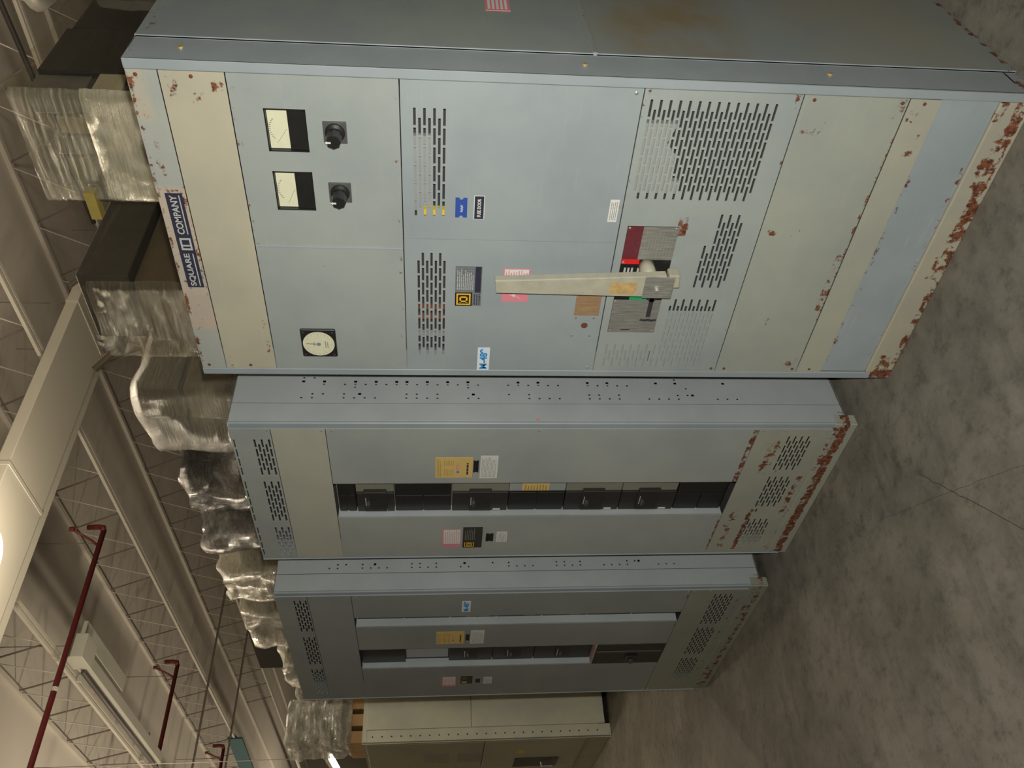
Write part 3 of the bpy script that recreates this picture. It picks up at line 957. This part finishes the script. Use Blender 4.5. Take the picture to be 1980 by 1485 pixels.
MB().box(-.03, -.02, .12, .122, .1, 2.2).box(-W2 + .02, -.03, .14, .145, .04, 2.28).build('shade_sheet', DARKIN, c2)  # dark sheets in place of the shade inside the cabinet
bv = []
for xs0, n in ((-.070, 4), (-.321, 4), (-.620, 4)):
    bv += slots(xs0, .243, 8, n, True, n - 1)
pan(c2, 'lower_vent_panel', -W2 + .0135, -.0275, .085, .372, pb2, bv)
MB().box(-W2 + .0135, .0, .002, .05, .0, .085).build('base_channel', pb2, c2, bevel=.003)
HANDLE_B = plain('breaker_toggle_grey', (0.05, 0.05, 0.048), .35)

def breaker(t, x0, x1, z0, z1, yb, kind, tog=None):
    """kinds: 'toggle' moulded case breaker with olive side strip, 'blank' filler of two squares, 'tall' full width filler"""
    if kind == 'toggle':
        zt = (z0 + z1) / 2
        o = MB().box(x0, x1 - .099, .030, .058, z0 + .002, z1 - .002).build('circuit_breaker', BLACK2, t, bevel=.002)
        MB().box(x1 - .099, x1, .040, .058, z0 + .002, z1 - .002).build('side_strip', OLIVE, o)
        MB().box(x0 + .012, x1 - .082, .020, .040, zt - .045, zt + .045).build('escutcheon', BLACK2, o, bevel=.003)
        MB().box(x0 + .06, x0 + .085, .004, .022, zt + .02, zt + .034).build('toggle', HANDLE_B, o, bevel=.003)
        MB().box(x0 + .055, x0 + .105, .0185, .0205, zt + .036, zt + .039).build('toggle_guide', TOGGLEM, o)
        MB().box(x0 + .006, x0 + .014, .0285, .030, z0 + .03, z0 + .06).build('rating_label', WHITE_P, o)
    elif kind == 'blank':
        o = MB().box(x0, x1 - .097, .036, .058, z0 + .002, z1 - .002).build('filler_plate', BLACK, t)
        zc = (z0 + z1) / 2
        for a, b in ((z0 + .004, zc - .003), (zc + .003, z1 - .004)):
            MB().box(x0 + .003, x1 - .100, .030, .036, a, b).build('filler_square', BLACK, o, bevel=.002)
        MB().box(x1 - .097, x1, .038, .058, z0 + .002, z1 - .002).build('side_strip', pp2, o)
    else:
        o = MB().box(x0, x1, .036, .058, z0 + .002, z1 - .002).build('filler_plate', BLACK, t)
        zc = (z0 + z1) / 2
        for a, b in ((z0 + .004, zc - .003), (zc + .003, z1 - .004)):
            MB().box(x0 + .003, x0 + .108, .030, .036, a, b).build('filler_square', BLACK, o, bevel=.002)
        MB().box(x0 + .114, x1, .030, .036, z0 + .004, z1 - .004).build('filler_band', BLACK, o, bevel=.002)
    return o
bx0, bx1 = -.5805, -.358
zz = [1.960, 1.888, 1.737, 1.508, 1.280, 1.049, .817, .586, .378]
kinds = ['tall', 'toggle', 'tall', 'toggle', 'blank', 'toggle', 'toggle', 'tall']
for k, kd in enumerate(kinds):
    breaker(c2, bx0, bx1, zz[k + 1], zz[k], .03, kd)
ystk = plate(c2, 'yellow_sticker', -.4545, -.408, 1.118, 1.227, .038, YELLOW_L, .0005)
print_lines(ystk, -.452, -.412, 1.125, 1.22, .0373, BROWNINK, 8, 21)
def dist_labels(d, l, yx, bx, wx, px_, dx, sx, w2x, z):
    y = plate(d, 'yellow_card', yx[0], yx[1], z['y'][0], z['y'][1], .002, YELLOW_L, .0006, 'yellow instruction card')
    a, b = yx
    h0, h1 = z['y']
    hh = h1 - h0
    print_lines(y, a + .008, b - .012, h1 - hh * .16, h1 - .004, .0013, BROWNINK, 3, 31, fill=.3)
    print_lines(y, a + .012, b - .07, h1 - hh * .50, h1 - hh * .22, .0013, BROWNINK, 6, 32, fill=.25)
    print_lines(y, a + .075, b - .012, h1 - hh * .50, h1 - hh * .22, .0013, BROWNINK, 6, 33, fill=.25)
    print_lines(y, a + .045, b - .03, h1 - hh * .64, h1 - hh * .56, .0013, PINKINK, 2, 34, fill=.5)
    plate(y, 'blue_mark', a + .03, a + .042, h1 - hh * .64, h1 - hh * .57, .0014, BLUEINK, .0003)
    print_lines(y, a + .02, b - .02, h0 + .012, h0 + .026, .0013, INK, 1, 35, fill=.5)
    notched(d, 'black_tag', bx[0], bx[1], z['b'][0], z['b'][1], .002, BLACK, notch=.004)
    w = plate(d, 'white_card', wx[0], wx[1], z['w'][0], z['w'][1], .002, WHITE_P, .0006)
    print_lines(w, wx[0] + .006, wx[1] - .006, z['w'][0] + .006, z['w'][1] - .004, .0013, GREYINK, 11, 36, fill=.3, ragged=.15)
    p = plate(l, 'pink_card', px_[0], px_[1], z['p'][0], z['p'][1], .002, PINKINK, .0006, 'pink bordered danger card')
    plate(p, 'white_field', px_[0] + .022, px_[1] - .003, z['p'][0] + .002, z['p'][1] - .006, .0014, WHITE_P, .0003)
    print_lines(p, px_[0] + .026, px_[1] - .006, z['p'][0] + .006, z['p'][1] - .01, .001, PINKINK, 8, 37, fill=.3, ragged=.2)
    q = plate(l, 'maker_plate', dx[0], dx[1], z['d'][0], z['d'][1], .002, plain('dark_plate', (0.06, .06, .05), .4, .4, var=.3, scale=60), .001, 'dark maker plate with yellow square emblem')
    s = min(.05, (dx[1] - dx[0]) * .34)
    dlogo(q, dx[0] + .006, dx[0] + .006 + s * .75, z['d'][1] - s - .003, z['d'][1] - .003, .001, LOGOY, BLACK)
    print_lines(q, dx[0] + s + .01, dx[1] - .008, z['d'][0] + .03, z['d'][1] - .006, .0009, GREYINK, 6, 38, fill=.25)
    notched(l, 'black_tag', sx[0], sx[1], z['s'][0], z['s'][1], .002, BLACK, notch=.004)
    w = plate(l, 'white_card', w2x[0], w2x[1], z['w2'][0], z['w2'][1], .002, WHITE_P, .0006)
    print_lines(w, w2x[0] + .005, w2x[1] - .005, z['w2'][0] + .004, z['w2'][1] - .004, .0013, GREYINK, 7, 39, fill=.3)
dist_labels(d2, l2, (-.318, -.192), (-.285, -.211), (-.322, -.183), (-.806, -.677), (-.816, -.660), (-.768, -.708), (-.774, -.697),
            dict(y=(1.434, 1.575), b=(1.411, 1.431), w=(1.338, 1.405), p=(1.467, 1.545), d=(1.376, 1.458), s=(1.329, 1.361), w2=(1.271, 1.316)))
for z in (2.17, 1.98, 1.945, 1.2, .39, .355, .27, .11):
    screw(c2, -.040, z, .002, ZINC, .004, .002)
    screw(c2, -W2 + .028, z, .002, ZINC, .004, .002)
MB().tube([(.0, .022, 1.205), (.003, .022, 1.205)], .006, 10).build('pink_dot', PINKINK, c2)

W3 = 1.228
R3 = [(-.3, .375, .3, .01, .006, .5)]
B3 = [(-.5, .035, .7, .02, .012, .82), (-.15, .06, .2, .02, .015, .7), (-.5, .115, .5, .012, .008, .58), (-.2, .26, .2, .04, .03, .4), (-1.0, .05, .2, .05, .03, .6)]
c3, pf3, ps3, pp3, pb3 = section('panelboard_section', 'shadowed grey panelboard section with two breaker slots, farthest left of the three', (-2.4623, .0507, 0), -.0619, W3, R3, B3, H=2.298, front_shade=.80)  # front paint darkened to stand in for the flash falling off
hv = []
for xs0, n in ((-.066, 6), (-.445, 6), (-.825, 6)):
    hv += slots(xs0, 2.213, 5, n, True, n - 1)
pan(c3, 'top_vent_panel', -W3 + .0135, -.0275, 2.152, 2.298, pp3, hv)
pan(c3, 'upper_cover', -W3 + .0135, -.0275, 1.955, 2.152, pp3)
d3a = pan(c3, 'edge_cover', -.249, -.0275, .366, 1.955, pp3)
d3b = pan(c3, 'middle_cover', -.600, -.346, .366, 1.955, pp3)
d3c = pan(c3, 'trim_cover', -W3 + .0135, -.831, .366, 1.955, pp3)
MB().box(-.349, -.346, .0015, .055, .368, 1.953).build('cover_return', ps3, d3b, bevel=.001)
MB().box(-.834, -.831, .0015, .055, .368, 1.953).build('trim_return', ps3, d3c, bevel=.001)
MB().box(-.346, -.249, .052, .056, .366, 1.955).box(-.831, -.600, .052, .056, .366, 1.955).build('mounting_pan', DARKIN, c3)
MB().box(-W3 + .02, -.03, .14, .145, .04, 2.28).build('shade_sheet', DARKIN, c3)  # dark sheet painting in the shade behind the vents
bv = []
for xs0, n in ((-.072, 6), (-.430, 6), (-.79, 6)):
    bv += slots(xs0, .238, 8, n, True, n - 1)
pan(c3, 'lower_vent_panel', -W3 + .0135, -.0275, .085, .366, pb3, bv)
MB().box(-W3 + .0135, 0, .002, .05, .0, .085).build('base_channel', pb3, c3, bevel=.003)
# breakers in the narrow slot
for k in range(7):
    z1 = 1.95 - k * .226
    o = MB().box(-.345, -.25, .044, .052, z1 - .222, z1 - .003).build('circuit_breaker', BLACK2, c3)
    if k in (2, 3, 4):
        MB().box(-.335, -.300, .0425, .044, z1 - .19, z1 - .14).build('rating_label', YELLOW_L if k > 2 else WHITE_P, o)
    if k == 2:
        MB().box(-.335, -.300, .0425, .044, z1 - .125, z1 - .075).build('rating_label', WHITE_P, o)
# breakers in the wide slot
def blk(name, z0, z1, y, mat, x0=-.8305, x1=-.6005):
    return MB().box(x0, x1, y, .052, z0, z1).build(name, mat, c3, bevel=.002)
blk('filler_plate', 1.726, 1.950, .034, BLACK)
blk('grey_filler', 1.503, 1.722, .040, plain('filler_grey', (.33, .34, .33), .45), x0=-.790)
for z0, z1 in ((1.271, 1.499), (1.05, 1.267), (.742, 1.046)):
    o = blk('circuit_breaker', z0, z1, .036, BLACK2)
    zt = (z0 + z1) / 2
    MB().box(-.79, -.66, .026, .036, zt - .04, zt + .04).build('escutcheon', BLACK2, o, bevel=.002)
    MB().box(-.75, -.725, .008, .027, zt + .01, zt + .024).build('toggle', HANDLE_B, o, bevel=.002)
    MB().box(-.77, -.70, .0245, .0265, zt + .03, zt + .034).build('toggle_guide', TOGGLEM, o)
o = MB().box(-.8305, -.6005, -.002, .052, .368, .733).build('main_breaker', BLACK2, c3, bevel=.003, label='large black main breaker')
MB().box(-.8305, -.6005, -.002, .05, .733, .740).build('breaker_edge', plain('pinkish_barrier', (.38, .27, .22), .6), o)
MB().box(-.69, -.675, -.004, -.002, .38, .725).build('ridge', plain('dull_ridge', (.10, .095, .08), .5), o)
MB().box(-.79, -.72, -.016, -.002, .50, .56).build('escutcheon', BLACK, o, bevel=.004)
MB().box(-.765, -.745, -.034, -.014, .525, .545).build('toggle', HANDLE_B, o, bevel=.003)
lm3 = plate(d3a, 'lot_label', -.205, -.097, 1.406, 1.447, .002, plain('lot_paper', (0.62, 0.68, 0.72), .5), .0006, 'small white label with blue lot number')
text('M-489', lm3, -.198, -.104, 1.413, 1.440, .0011, BLUEINK, bold=.03)
dist_labels(d3b, d3c, (-.551, -.413), (-.516, -.445), (-.554, -.406), (-1.095, -.963), (-1.058, -.956), (-1.05, -.995), (-1.065, -.978),
            dict(y=(1.427, 1.566), b=(1.401, 1.420), w=(1.328, 1.396), p=(1.458, 1.535), d=(1.367, 1.432), s=(1.325, 1.350), w2=(1.260, 1.306)))
for z in (2.165, 1.97, 1.93, 1.2, .38, .35, .27, .11):
    screw(c3, -.040, z, .002, ZINC, .004, .002)
    screw(c3, -W3 + .028, z, .002, ZINC, .004, .002)

# ------------------------------------------------------------------ cabinet 4: beige enclosure farther left
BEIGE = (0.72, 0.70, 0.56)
p4 = paint('beige_side_lit', BEIGE, axes=(1, 2), rust=[(.4, .01, .6, .02, .01, .4)], yellow=.1, scuff=.1)  # side copy of the beige, lightened to stand in for light
p4f = paint('beige_front_shaded', (0.33, 0.32, 0.24), rust=[(-.5, .01, .8, .02, .01, .4)], yellow=.1, scuff=.1)  # same beige darkened, shade painted into the unlit front
c4 = thing('beige_cabinet', 'beige steel enclosure standing past the end of the grey row', 'cabinet', (-6.486, 1.0145, 0), -.128)
W4, H4, D4 = 1.9, 2.20, .85
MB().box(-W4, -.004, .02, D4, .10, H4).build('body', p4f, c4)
MB().box(-.0045, .0, .0, .115, .0, H4).build('side_flange', p4, c4)
for z0, z1 in ((.045, 1.243), (1.249, 2.165)):
    MB().box(-.005, .003, .12, D4 - .02, z0, z1).build('side_panel', p4, c4, bevel=.001)
MB().box(-.006, .002, .02, D4, 2.165, H4).build('top_strip', p4, c4)
m = MB()
for i in range(25):
    z = .12 + i * .083
    m.tube([(.0, .06, z), (.0012, .06, z)], .007, 8)
m.build('rivets', INK, c4)
MB().box(-.03, 0, 0, .02, .0, H4).build('corner_post', p4f, c4, bevel=.004)
MB().box(-W4, -.03, .02, .08, .0, .10).build('base_channel', p4f, c4)
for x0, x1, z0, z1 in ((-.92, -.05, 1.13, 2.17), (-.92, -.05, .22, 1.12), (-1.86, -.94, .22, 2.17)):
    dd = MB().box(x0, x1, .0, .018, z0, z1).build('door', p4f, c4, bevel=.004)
    if z1 < 2 and x1 > -.5:
        plate(dd, 'yellow_tag', -.46, -.36, .745, .805, 0, YB, .001)
        MB().box(-.92, -.62, -.006, .0, .40, .82).build('handle_recess', BLACK, dd, bevel=.004)
        MB().tube([(-.78, -.006, .55), (-.78, -.04, .55), (-.78, -.04, .45)], .012, 8).build('handle', ZINC, dd)
    elif z1 > 2 and x1 > -.5:
        for q in (1.55, 1.25):
            plate(dd, 'name_tag', -.70, -.40, q - .11, q + .11, 0, plain('dull_tag', (.24, .24, .19), .6), .002)

# ------------------------------------------------------------------ wrapped goods behind the cabinets
WOOD = plain('pallet_wood', (0.42, 0.26, 0.11), .8, var=.3, scale=8)
def pallet(parent, w, d, z, x=0, y=0, n=5):
    for k in range(n):
        px_ = x - w / 2 + (k + .5) * w / n
        MB().box(px_ - w / n * .42, px_ + w / n * .42, y - d / 2, y + d / 2, z + .10, z + .12).build('deck_board', WOOD, parent)
    for yy in (-d / 2, -.05, d / 2 - .1):
        MB().box(x - w / 2, x + w / 2, y + yy, y + yy + .1, z + .0, z + .099).build('bearer', WOOD, parent)

def film_shell(w, d, z0, z1, seed, rnd=.06, n=150, layers=70, pleat=.006, bulge=.02, top=None, lump=0.0, profile=None):
    """stretch film round a load: a rounded box drawn in horizontal pleats, closed over the top"""
    off = Vector((seed * 7.3, seed * 3.1, seed * 1.7))
    per = []
    w, d = w - lump * 1.1 - bulge * 1.2, d - lump * 1.1 - bulge * 1.2
    hw, hd = w / 2 - rnd, d / 2 - rnd
    segs = [(hw, -hd - rnd, -hw, -hd - rnd, 0, -1), (-hw - rnd, -hd, -hw - rnd, hd, -1, 0), (-hw, hd + rnd, hw, hd + rnd, 0, 1), (hw + rnd, hd, hw + rnd, -hd, 1, 0)]
    m_ = n // 4
    for i, (ax, ay, bx_, by_, nx, ny) in enumerate(segs):
        for k in range(m_ - 7):
            t = k / (m_ - 8)
            per.append((ax + (bx_ - ax) * t, ay + (by_ - ay) * t, nx, ny))
        n2 = segs[(i + 1) % 4]
        ccx, ccy = bx_ - nx * rnd, by_ - ny * rnd
        for k in range(1, 8):
            t = k / 8 * math.pi / 2
            ux, uy = nx * math.cos(t) + n2[4] * math.sin(t), ny * math.cos(t) + n2[5] * math.sin(t)
            per.append((ccx + ux * rnd, ccy + uy * rnd, ux, uy))
    N = len(per)
    v, f = [], []
    for j in range(layers + 1):
        t = j / layers
        z = z0 + (z1 - z0) * t
        s = profile(t) if profile else 1.0
        for k, (px_, py_, nx, ny) in enumerate(per):
            p = Vector((px_, py_, z))
            a = noise.noise(Vector((px_ * 1.2, py_ * 1.2, z * 55)) + off) * pleat
            a += noise.noise(Vector((px_ * 7, py_ * 7, z * 14)) + off) * pleat * 1.3
            a += noise.noise(p * 3.1 + off) * bulge
            if lump:
                a += abs(noise.noise(p * 5.0 + off)) * lump
            x_, y_ = px_ * s + nx * a, py_ * s + ny * a
            v.append((x_, y_, z + noise.noise(Vector((px_ * 4, py_ * 4, 1.3)) + off) * bulge * 1.5 * t))
    for j in range(layers):
        for k in range(N):
            f.append((j * N + k, j * N + (k + 1) % N, (j + 1) * N + (k + 1) % N, (j + 1) * N + k))
    base = layers * N
    s_top = profile(1.0) if profile else 1.0
    rings = (.92, .7, .4, .15)
    for q, sc in enumerate(rings):
        for k, (px_, py_, nx, ny) in enumerate(per):
            p = Vector((px_ * sc * s_top, py_ * sc * s_top, z1))
            z = z1 + .012 * (1 - sc) + noise.noise(p * 4 + off) * bulge * 1.5 + (abs(noise.noise(p * 5.0 + off)) * lump * 1.4 if lump else 0)
            v.append((p.x, p.y, z))
        o0 = base + q * N
        for k in range(N):
            f.append((o0 + k, o0 + (k + 1) % N, o0 + N + (k + 1) % N, o0 + N + k))
    last = base + len(rings) * N
    f.append(tuple(last + k for k in range(N)))
    mb = MB()
    mb.v, mb.f = v, f
    return mb

FILM_A = film_mat('film_yellowed', (0.98, 0.92, 0.64), .72, bmp=.6)
FILM_T = film_mat('film_thin_dark', (0.10, 0.095, 0.075), .02, streak=.12)
FILM_U = film_mat('film_upper', (0.95, 0.90, 0.66), .16, (2, 2, 40), bmp=.6)
FILM_B = film_mat('film_clear', (0.25, 0.23, 0.17), .03, streak=.12)
FILM_F = film_mat('film_front_dull', (0.60, 0.56, 0.41), .20)
FILM_C = film_mat('film_dull', (0.40, 0.375, 0.28), .45)
FILM_D = film_mat('film_grey', (0.095, 0.088, 0.073), .70, (6, 6, 10))
FILM_E = film_mat('film_pale', (0.80, 0.74, 0.56), .60, (5, 5, 18))
FILM_S = film_mat('film_silvery', (0.75, 0.73, 0.62), .50, (6, 6, 12))
KRAFT = plain('kraft_board', (0.36, 0.30, 0.18), .8, var=.25, scale=5)
OLIVEB = plain('olive_crate', (0.22, 0.20, 0.12), .8, var=.25, scale=6)
GUN = plain('dark_steel', (0.075, 0.068, 0.055), .55, .3, var=.3, scale=8)
BROWNB = plain('brown_steel', (0.15, 0.115, 0.07), .6, .2, var=.3, scale=6)
GREYB = plain('grey_steel', (0.21, 0.20, 0.165), .6, .2, var=.2, scale=6)

def film_front(w, y, z0, z1, seed):
    """sheet of film drawn tight over the front of a load, in fine horizontal pleats"""
    m, nx, nz = MB(), 60, 110
    off = Vector((seed * 3.3, seed * 1.9, 0))
    for j in range(nz + 1):
        z = z0 + (z1 - z0) * j / nz
        for i in range(nx + 1):
            x = -w / 2 + w * i / nx
            e = min(i, nx - i) / nx
            b = noise.noise(Vector((x * 2.0, z * 60, 0)) + off) * .006 + noise.noise(Vector((x * 14, z * 22, 3)) + off) * .005 + noise.noise(Vector((x * 4, z * 3, 9)) + off) * .008
            m.v.append((x, y - .012 + b + (.03 * (1 - e / .06) ** 2 if e < .06 else 0), z))
    for j in range(nz):
        for i in range(nx):
            a = j * (nx + 1) + i
            m.f.append((a, a + 1, a + nx + 2, a + nx + 1))
    return m

def load(label, x0, x1, y0, d, h, film, seed, rot=-.03, contents=None, **kw):
    w = x1 - x0
    t = thing('wrapped_load', label, 'wrapped pallet', ((x0 + x1) / 2, y0 + d / 2, 0), rot)
    pallet(t, w, d, 0)
    for nm, mat, bxs in contents(w, d, h):
        sk = 1 - (kw.get('lump', 0) * 1.1 + kw.get('bulge', .02) * 1.2 + .02) / min(w, d)
        bxs = (bxs[0] * sk, bxs[1] * sk, bxs[2] * sk, bxs[3] * sk, bxs[4], bxs[5])
        MB().box(*bxs).build(nm, mat, t, bevel=.006)
    film_shell(w + .03, d + .03, .13, h + .012, seed, **kw).build('stretch_film', film, t, smooth=True)
    return t

def stack_boxes(mats, nx, zs, gap=.015, names='box'):
    def fn(w, d, h):
        out = []
        k = 0
        zz_ = [.125] + [q for q in zs if q < h - .1] + [h]
        for a, b in zip(zz_[:-1], zz_[1:]):
            for i in range(nx):
                xa = -w / 2 + .02 + i * (w - .04) / nx
                xb = xa + (w - .04) / nx - gap
                out.append((names, mats[k % len(mats)], (xa, xb, -d / 2 + .02, d / 2 - .02, a, b - gap * (b < h) - .012 * (k % 3))))
                k += 1
        return out
    return fn
PALE = plain('pale_board', (0.58, 0.51, 0.33), .6, var=.25, scale=9)
def cont_a(w, d, h):
    out = []
    f0, f1 = -d / 2 + .015, -d / 2 + .17
    for k, (x0, x1, z0, z1, m) in enumerate(((-.5, .5, .125, 1.4, KRAFT), (-.5, .5, 1.41, 2.40, OLIVEB), (-.5, -.02, 2.41, 2.80, PALE), (0, .5, 2.41, 2.80, PALE), (-.5, .5, 2.81, 2.855, GUN), (-.5, -.1, 2.865, 2.985, PALE), (-.08, .5, 2.865, 2.985, PALE),
                                             (-.46, -.2, 3.02, 3.17, OLIVEB), (-.17, .02, 3.02, 3.20, GREYB), (.05, .22, 3.02, 3.16, KRAFT), (.25, .47, 3.02, 3.24, GREYB), (-.46, .47, 2.99, 3.012, GUN))):
        out.append(('box', m, (x0 * (w - .03), x1 * (w - .03), f0, f1, z0, min(z1, h))))
    out.append(('dark_case', BLACKB, (-w / 2 + .02, w / 2 - .012, f1 + .004, f1 + .45, .125, h - .03)))
    out.append(('dark_case', BLACKB, (-w / 2 + .02, w / 2 - .014, f1 + .456, d / 2 - .02, .125, h - .05)))
    return out
BLACKB = plain('black_case', (0.022, 0.021, 0.017), .6, var=.3, scale=9)
wa = load('tall pallet load with pale film wrapped front behind the meters of the big cabinet', -1.215, -.69, 1.30, 1.10, 3.27, FILM_T, 1,
          contents=cont_a, pleat=.006, rnd=.02)
film_front(.525, -.574, .2, 3.00, 21).build('front_film', FILM_A, wa, smooth=True)
film_front(.525, -.578, 3.0, 3.27, 22).build('front_film', FILM_U, wa, smooth=True)
MB().box(-.335, -.20, -.60, -.55, 3.06, 3.105).build('wooden_stick', plain('yellow_wood', (.55, .42, .10), .7, var=.2), wa)
MB().box(-.262, -.255, -.566, -.560, .2, 3.2).build('strap', GUN, wa)
wb = load('film wrapped stack of long dark steel troughs behind the name sign', -2.18, -1.68, 1.33, 1.5, 3.27, FILM_B, 2,
          contents=lambda w, d, h: [('trough', [GUN, BROWNB, GREYB, GUN, BROWNB, GUN][k % 6], (-w / 2 + .01 + .03 * (k % 2), w / 2 - .01 - .035 * ((k + 1) % 2), -d / 2 + .02, d / 2, .125 + k * .27, .125 + k * .27 + .25)) for k in range(12) if .125 + k * .27 + .25 < h + .1],
          pleat=.005, rnd=.03)
film_front(.50, -.765, .2, 3.26, 23).build('front_film', FILM_F, wb, smooth=True)
m = MB()
for k in range(6):
    m.prism_x([(-.70 + k * .05, 3.30), (-.66 + k * .05, 3.30), (-.67 + k * .05, 3.36 + .02 * (k % 2))], -.25, -.22)
m.box(-.26, -.21, -.74, -.3, 3.22, 3.31)
m.build('toothed_bracket', GUN, wb)
MB().tube([(-.22, -.72, 3.24), (-.30, -.80, 3.36)], .022, 10).build('pipe_end', BROWNB, wb)
MB().tube([(.18, -.5, 3.26), (.10, -.6, 3.42)], .014, 8).build('tie_rod', BROWNB, wb)
wc = load('dull film wrapped crate with a rounded top behind the gap beside the big cabinet', -2.98, -2.40, 1.30, 1.0, 3.20, FILM_C, 3,
          contents=stack_boxes([GREYB, OLIVEB, GREYB, KRAFT], 2, [1.0, 1.9, 2.75, 3.0]), pleat=.004, bulge=.03, rnd=.07)
wd = load('lumpy dark bagged load with glossy film behind the middle section', -3.68, -3.03, 1.30, .9, 3.09, FILM_D, 4,
          contents=stack_boxes([GUN, BROWNB], 1, [1.0, 2.0, 2.6]), pleat=.006, bulge=.06, rnd=.16, lump=.05)
we = load('small dark rounded bag behind the left end of the middle section', -4.16, -3.71, 1.32, .9, 3.10, FILM_D, 5,
          contents=stack_boxes([GUN, BLACKB, OLIVEB], 1, [1.0, 2.0, 2.7]), pleat=.006, bulge=.05, rnd=.14, lump=.04)
we2 = load('pale film wrapped bundle behind the gap between the two panelboards', -4.72, -4.19, 1.32, .9, 3.06, FILM_E, 15,
          contents=stack_boxes([KRAFT, PALE, OLIVEB], 2, [1.0, 2.0, 2.7]), pleat=.010, bulge=.05, rnd=.07, lump=.03)
wf = load('low pale stretch wrapped load with drawn film behind the shadowed section', -5.48, -4.76, 1.35, .9, 3.02, FILM_E, 6,
          contents=stack_boxes([OLIVEB, GREYB], 2, [1.0, 2.0, 2.6]), pleat=.012, bulge=.04, rnd=.09, lump=.05)
wf2 = load('lower pale wrapped load between the drawn film load and the orange pallet', -6.30, -5.52, 1.38, .9, 2.82, FILM_E, 7,
           contents=stack_boxes([GREYB, OLIVEB], 2, [1.0, 2.0, 2.5]), pleat=.012, bulge=.04, rnd=.08, lump=.05)
# second row, deeper in: load behind the big cabinet and a dark crate
wg = load('film wrapped load in shadow behind the right end of the big cabinet', -.58, .35, 1.75, 1.0, 3.02, FILM_F, 8,
          contents=stack_boxes([GUN, OLIVEB, GUN], 2, [1.2, 2.2, 2.6]), pleat=.006)
cr = thing('dark_crate', 'tall black crate standing behind the drawn film load', 'crate', (-8.5, 3.45, 0), -.06)
MB().box(-.5, .5, -.45, .45, .0, 3.72).build('body', plain('crate_black', (0.018, .017, .014), .9, var=.3, spec=.05), cr, bevel=.01)
for z in (1.0, 2.2, 3.3):
    MB().box(-.51, .51, -.46, -.449, z, z + .1).build('batten', BROWNB, cr)
# loads on top of the beige cabinet
def top_load(label, lx0, lx1, ly0, ly1, z0, z1, film, seed):
    M4 = Matrix.Translation(Vector((-6.486, 1.0145, 0))) @ Matrix.Rotation(-.128, 4, 'Z')
    c = M4 @ Vector(((lx0 + lx1) / 2, (ly0 + ly1) / 2, z0))
    t = thing('wrapped_load', label, 'wrapped pallet', c, -.128)
    w, d = lx1 - lx0, ly1 - ly0
    pallet(t, w, d, 0, n=3)
    for k in range(3):
        MB().box((-w / 2 + k * w / 3 + .01) * .72, (-w / 2 + (k + 1) * w / 3 - .01) * .72, -d / 2 + .075, d / 2 - .075, .121, z1 - z0 - .03 - .04 * (k % 2)).build('box', [GREYB, KRAFT, OLIVEB][k], t, bevel=.006)
    film_shell(w + .06, d + .05, .105, z1 - z0, seed, rnd=.03, n=120, layers=40, pleat=.012, bulge=.03, lump=.025).build('stretch_film', film, t, smooth=True)
top_load('silvery film wrapped load on a pallet at the rear of the beige cabinet top', -.52, -.02, .45, .83, 2.20, 2.80, FILM_S, 11)
top_load('slightly taller silvery wrapped load at the front edge of the beige cabinet top', -.52, -.02, .02, .41, 2.20, 2.86, FILM_S, 12)

# distant lit tube and teal panel under the far ceiling
tl = thing('tube_lamp', 'short bright fluorescent tube hanging low beyond the wrapped loads', 'lamp', (-8.911, 1.9, 2.748), 0)
TX, TZ = -0.789, -0.107
MB().tube([(0, 0, 0), (TX, 0, TZ)], .020, 10).build('tube', plain('tube_glow', (1.0, .96, .92), .4, emit=9), tl, smooth=True)
MB().prism([(.02, .035), (.02, .075), (TX - .02, TZ + .075), (TX - .02, TZ + .035)], -.04, .04).build('reflector', FIXM, tl)
for k in (.1, .9):
    MB().tube([(TX * k, 0, TZ * k + .05), (TX * k, 0, CEIL - 2.748 - .002)], .004, 6).build('hanger_rod', ROD, tl)
tp = thing('teal_panel', 'teal panel hanging from the joists far down the hall', 'panel', (-19.0, 6.0, 5.86), 0)
MB().box(-.9, .9, -.02, .02, -.02, .30).build('sheet', plain('teal_paint', (0.03, 0.085, 0.09), .6), tp)
for x in (-.7, .7):
    MB().tube([(x, 0, .3), (x, 0, CEIL - 5.86 + .02)], .006, 6).build('hanger_rod', ROD, tp)
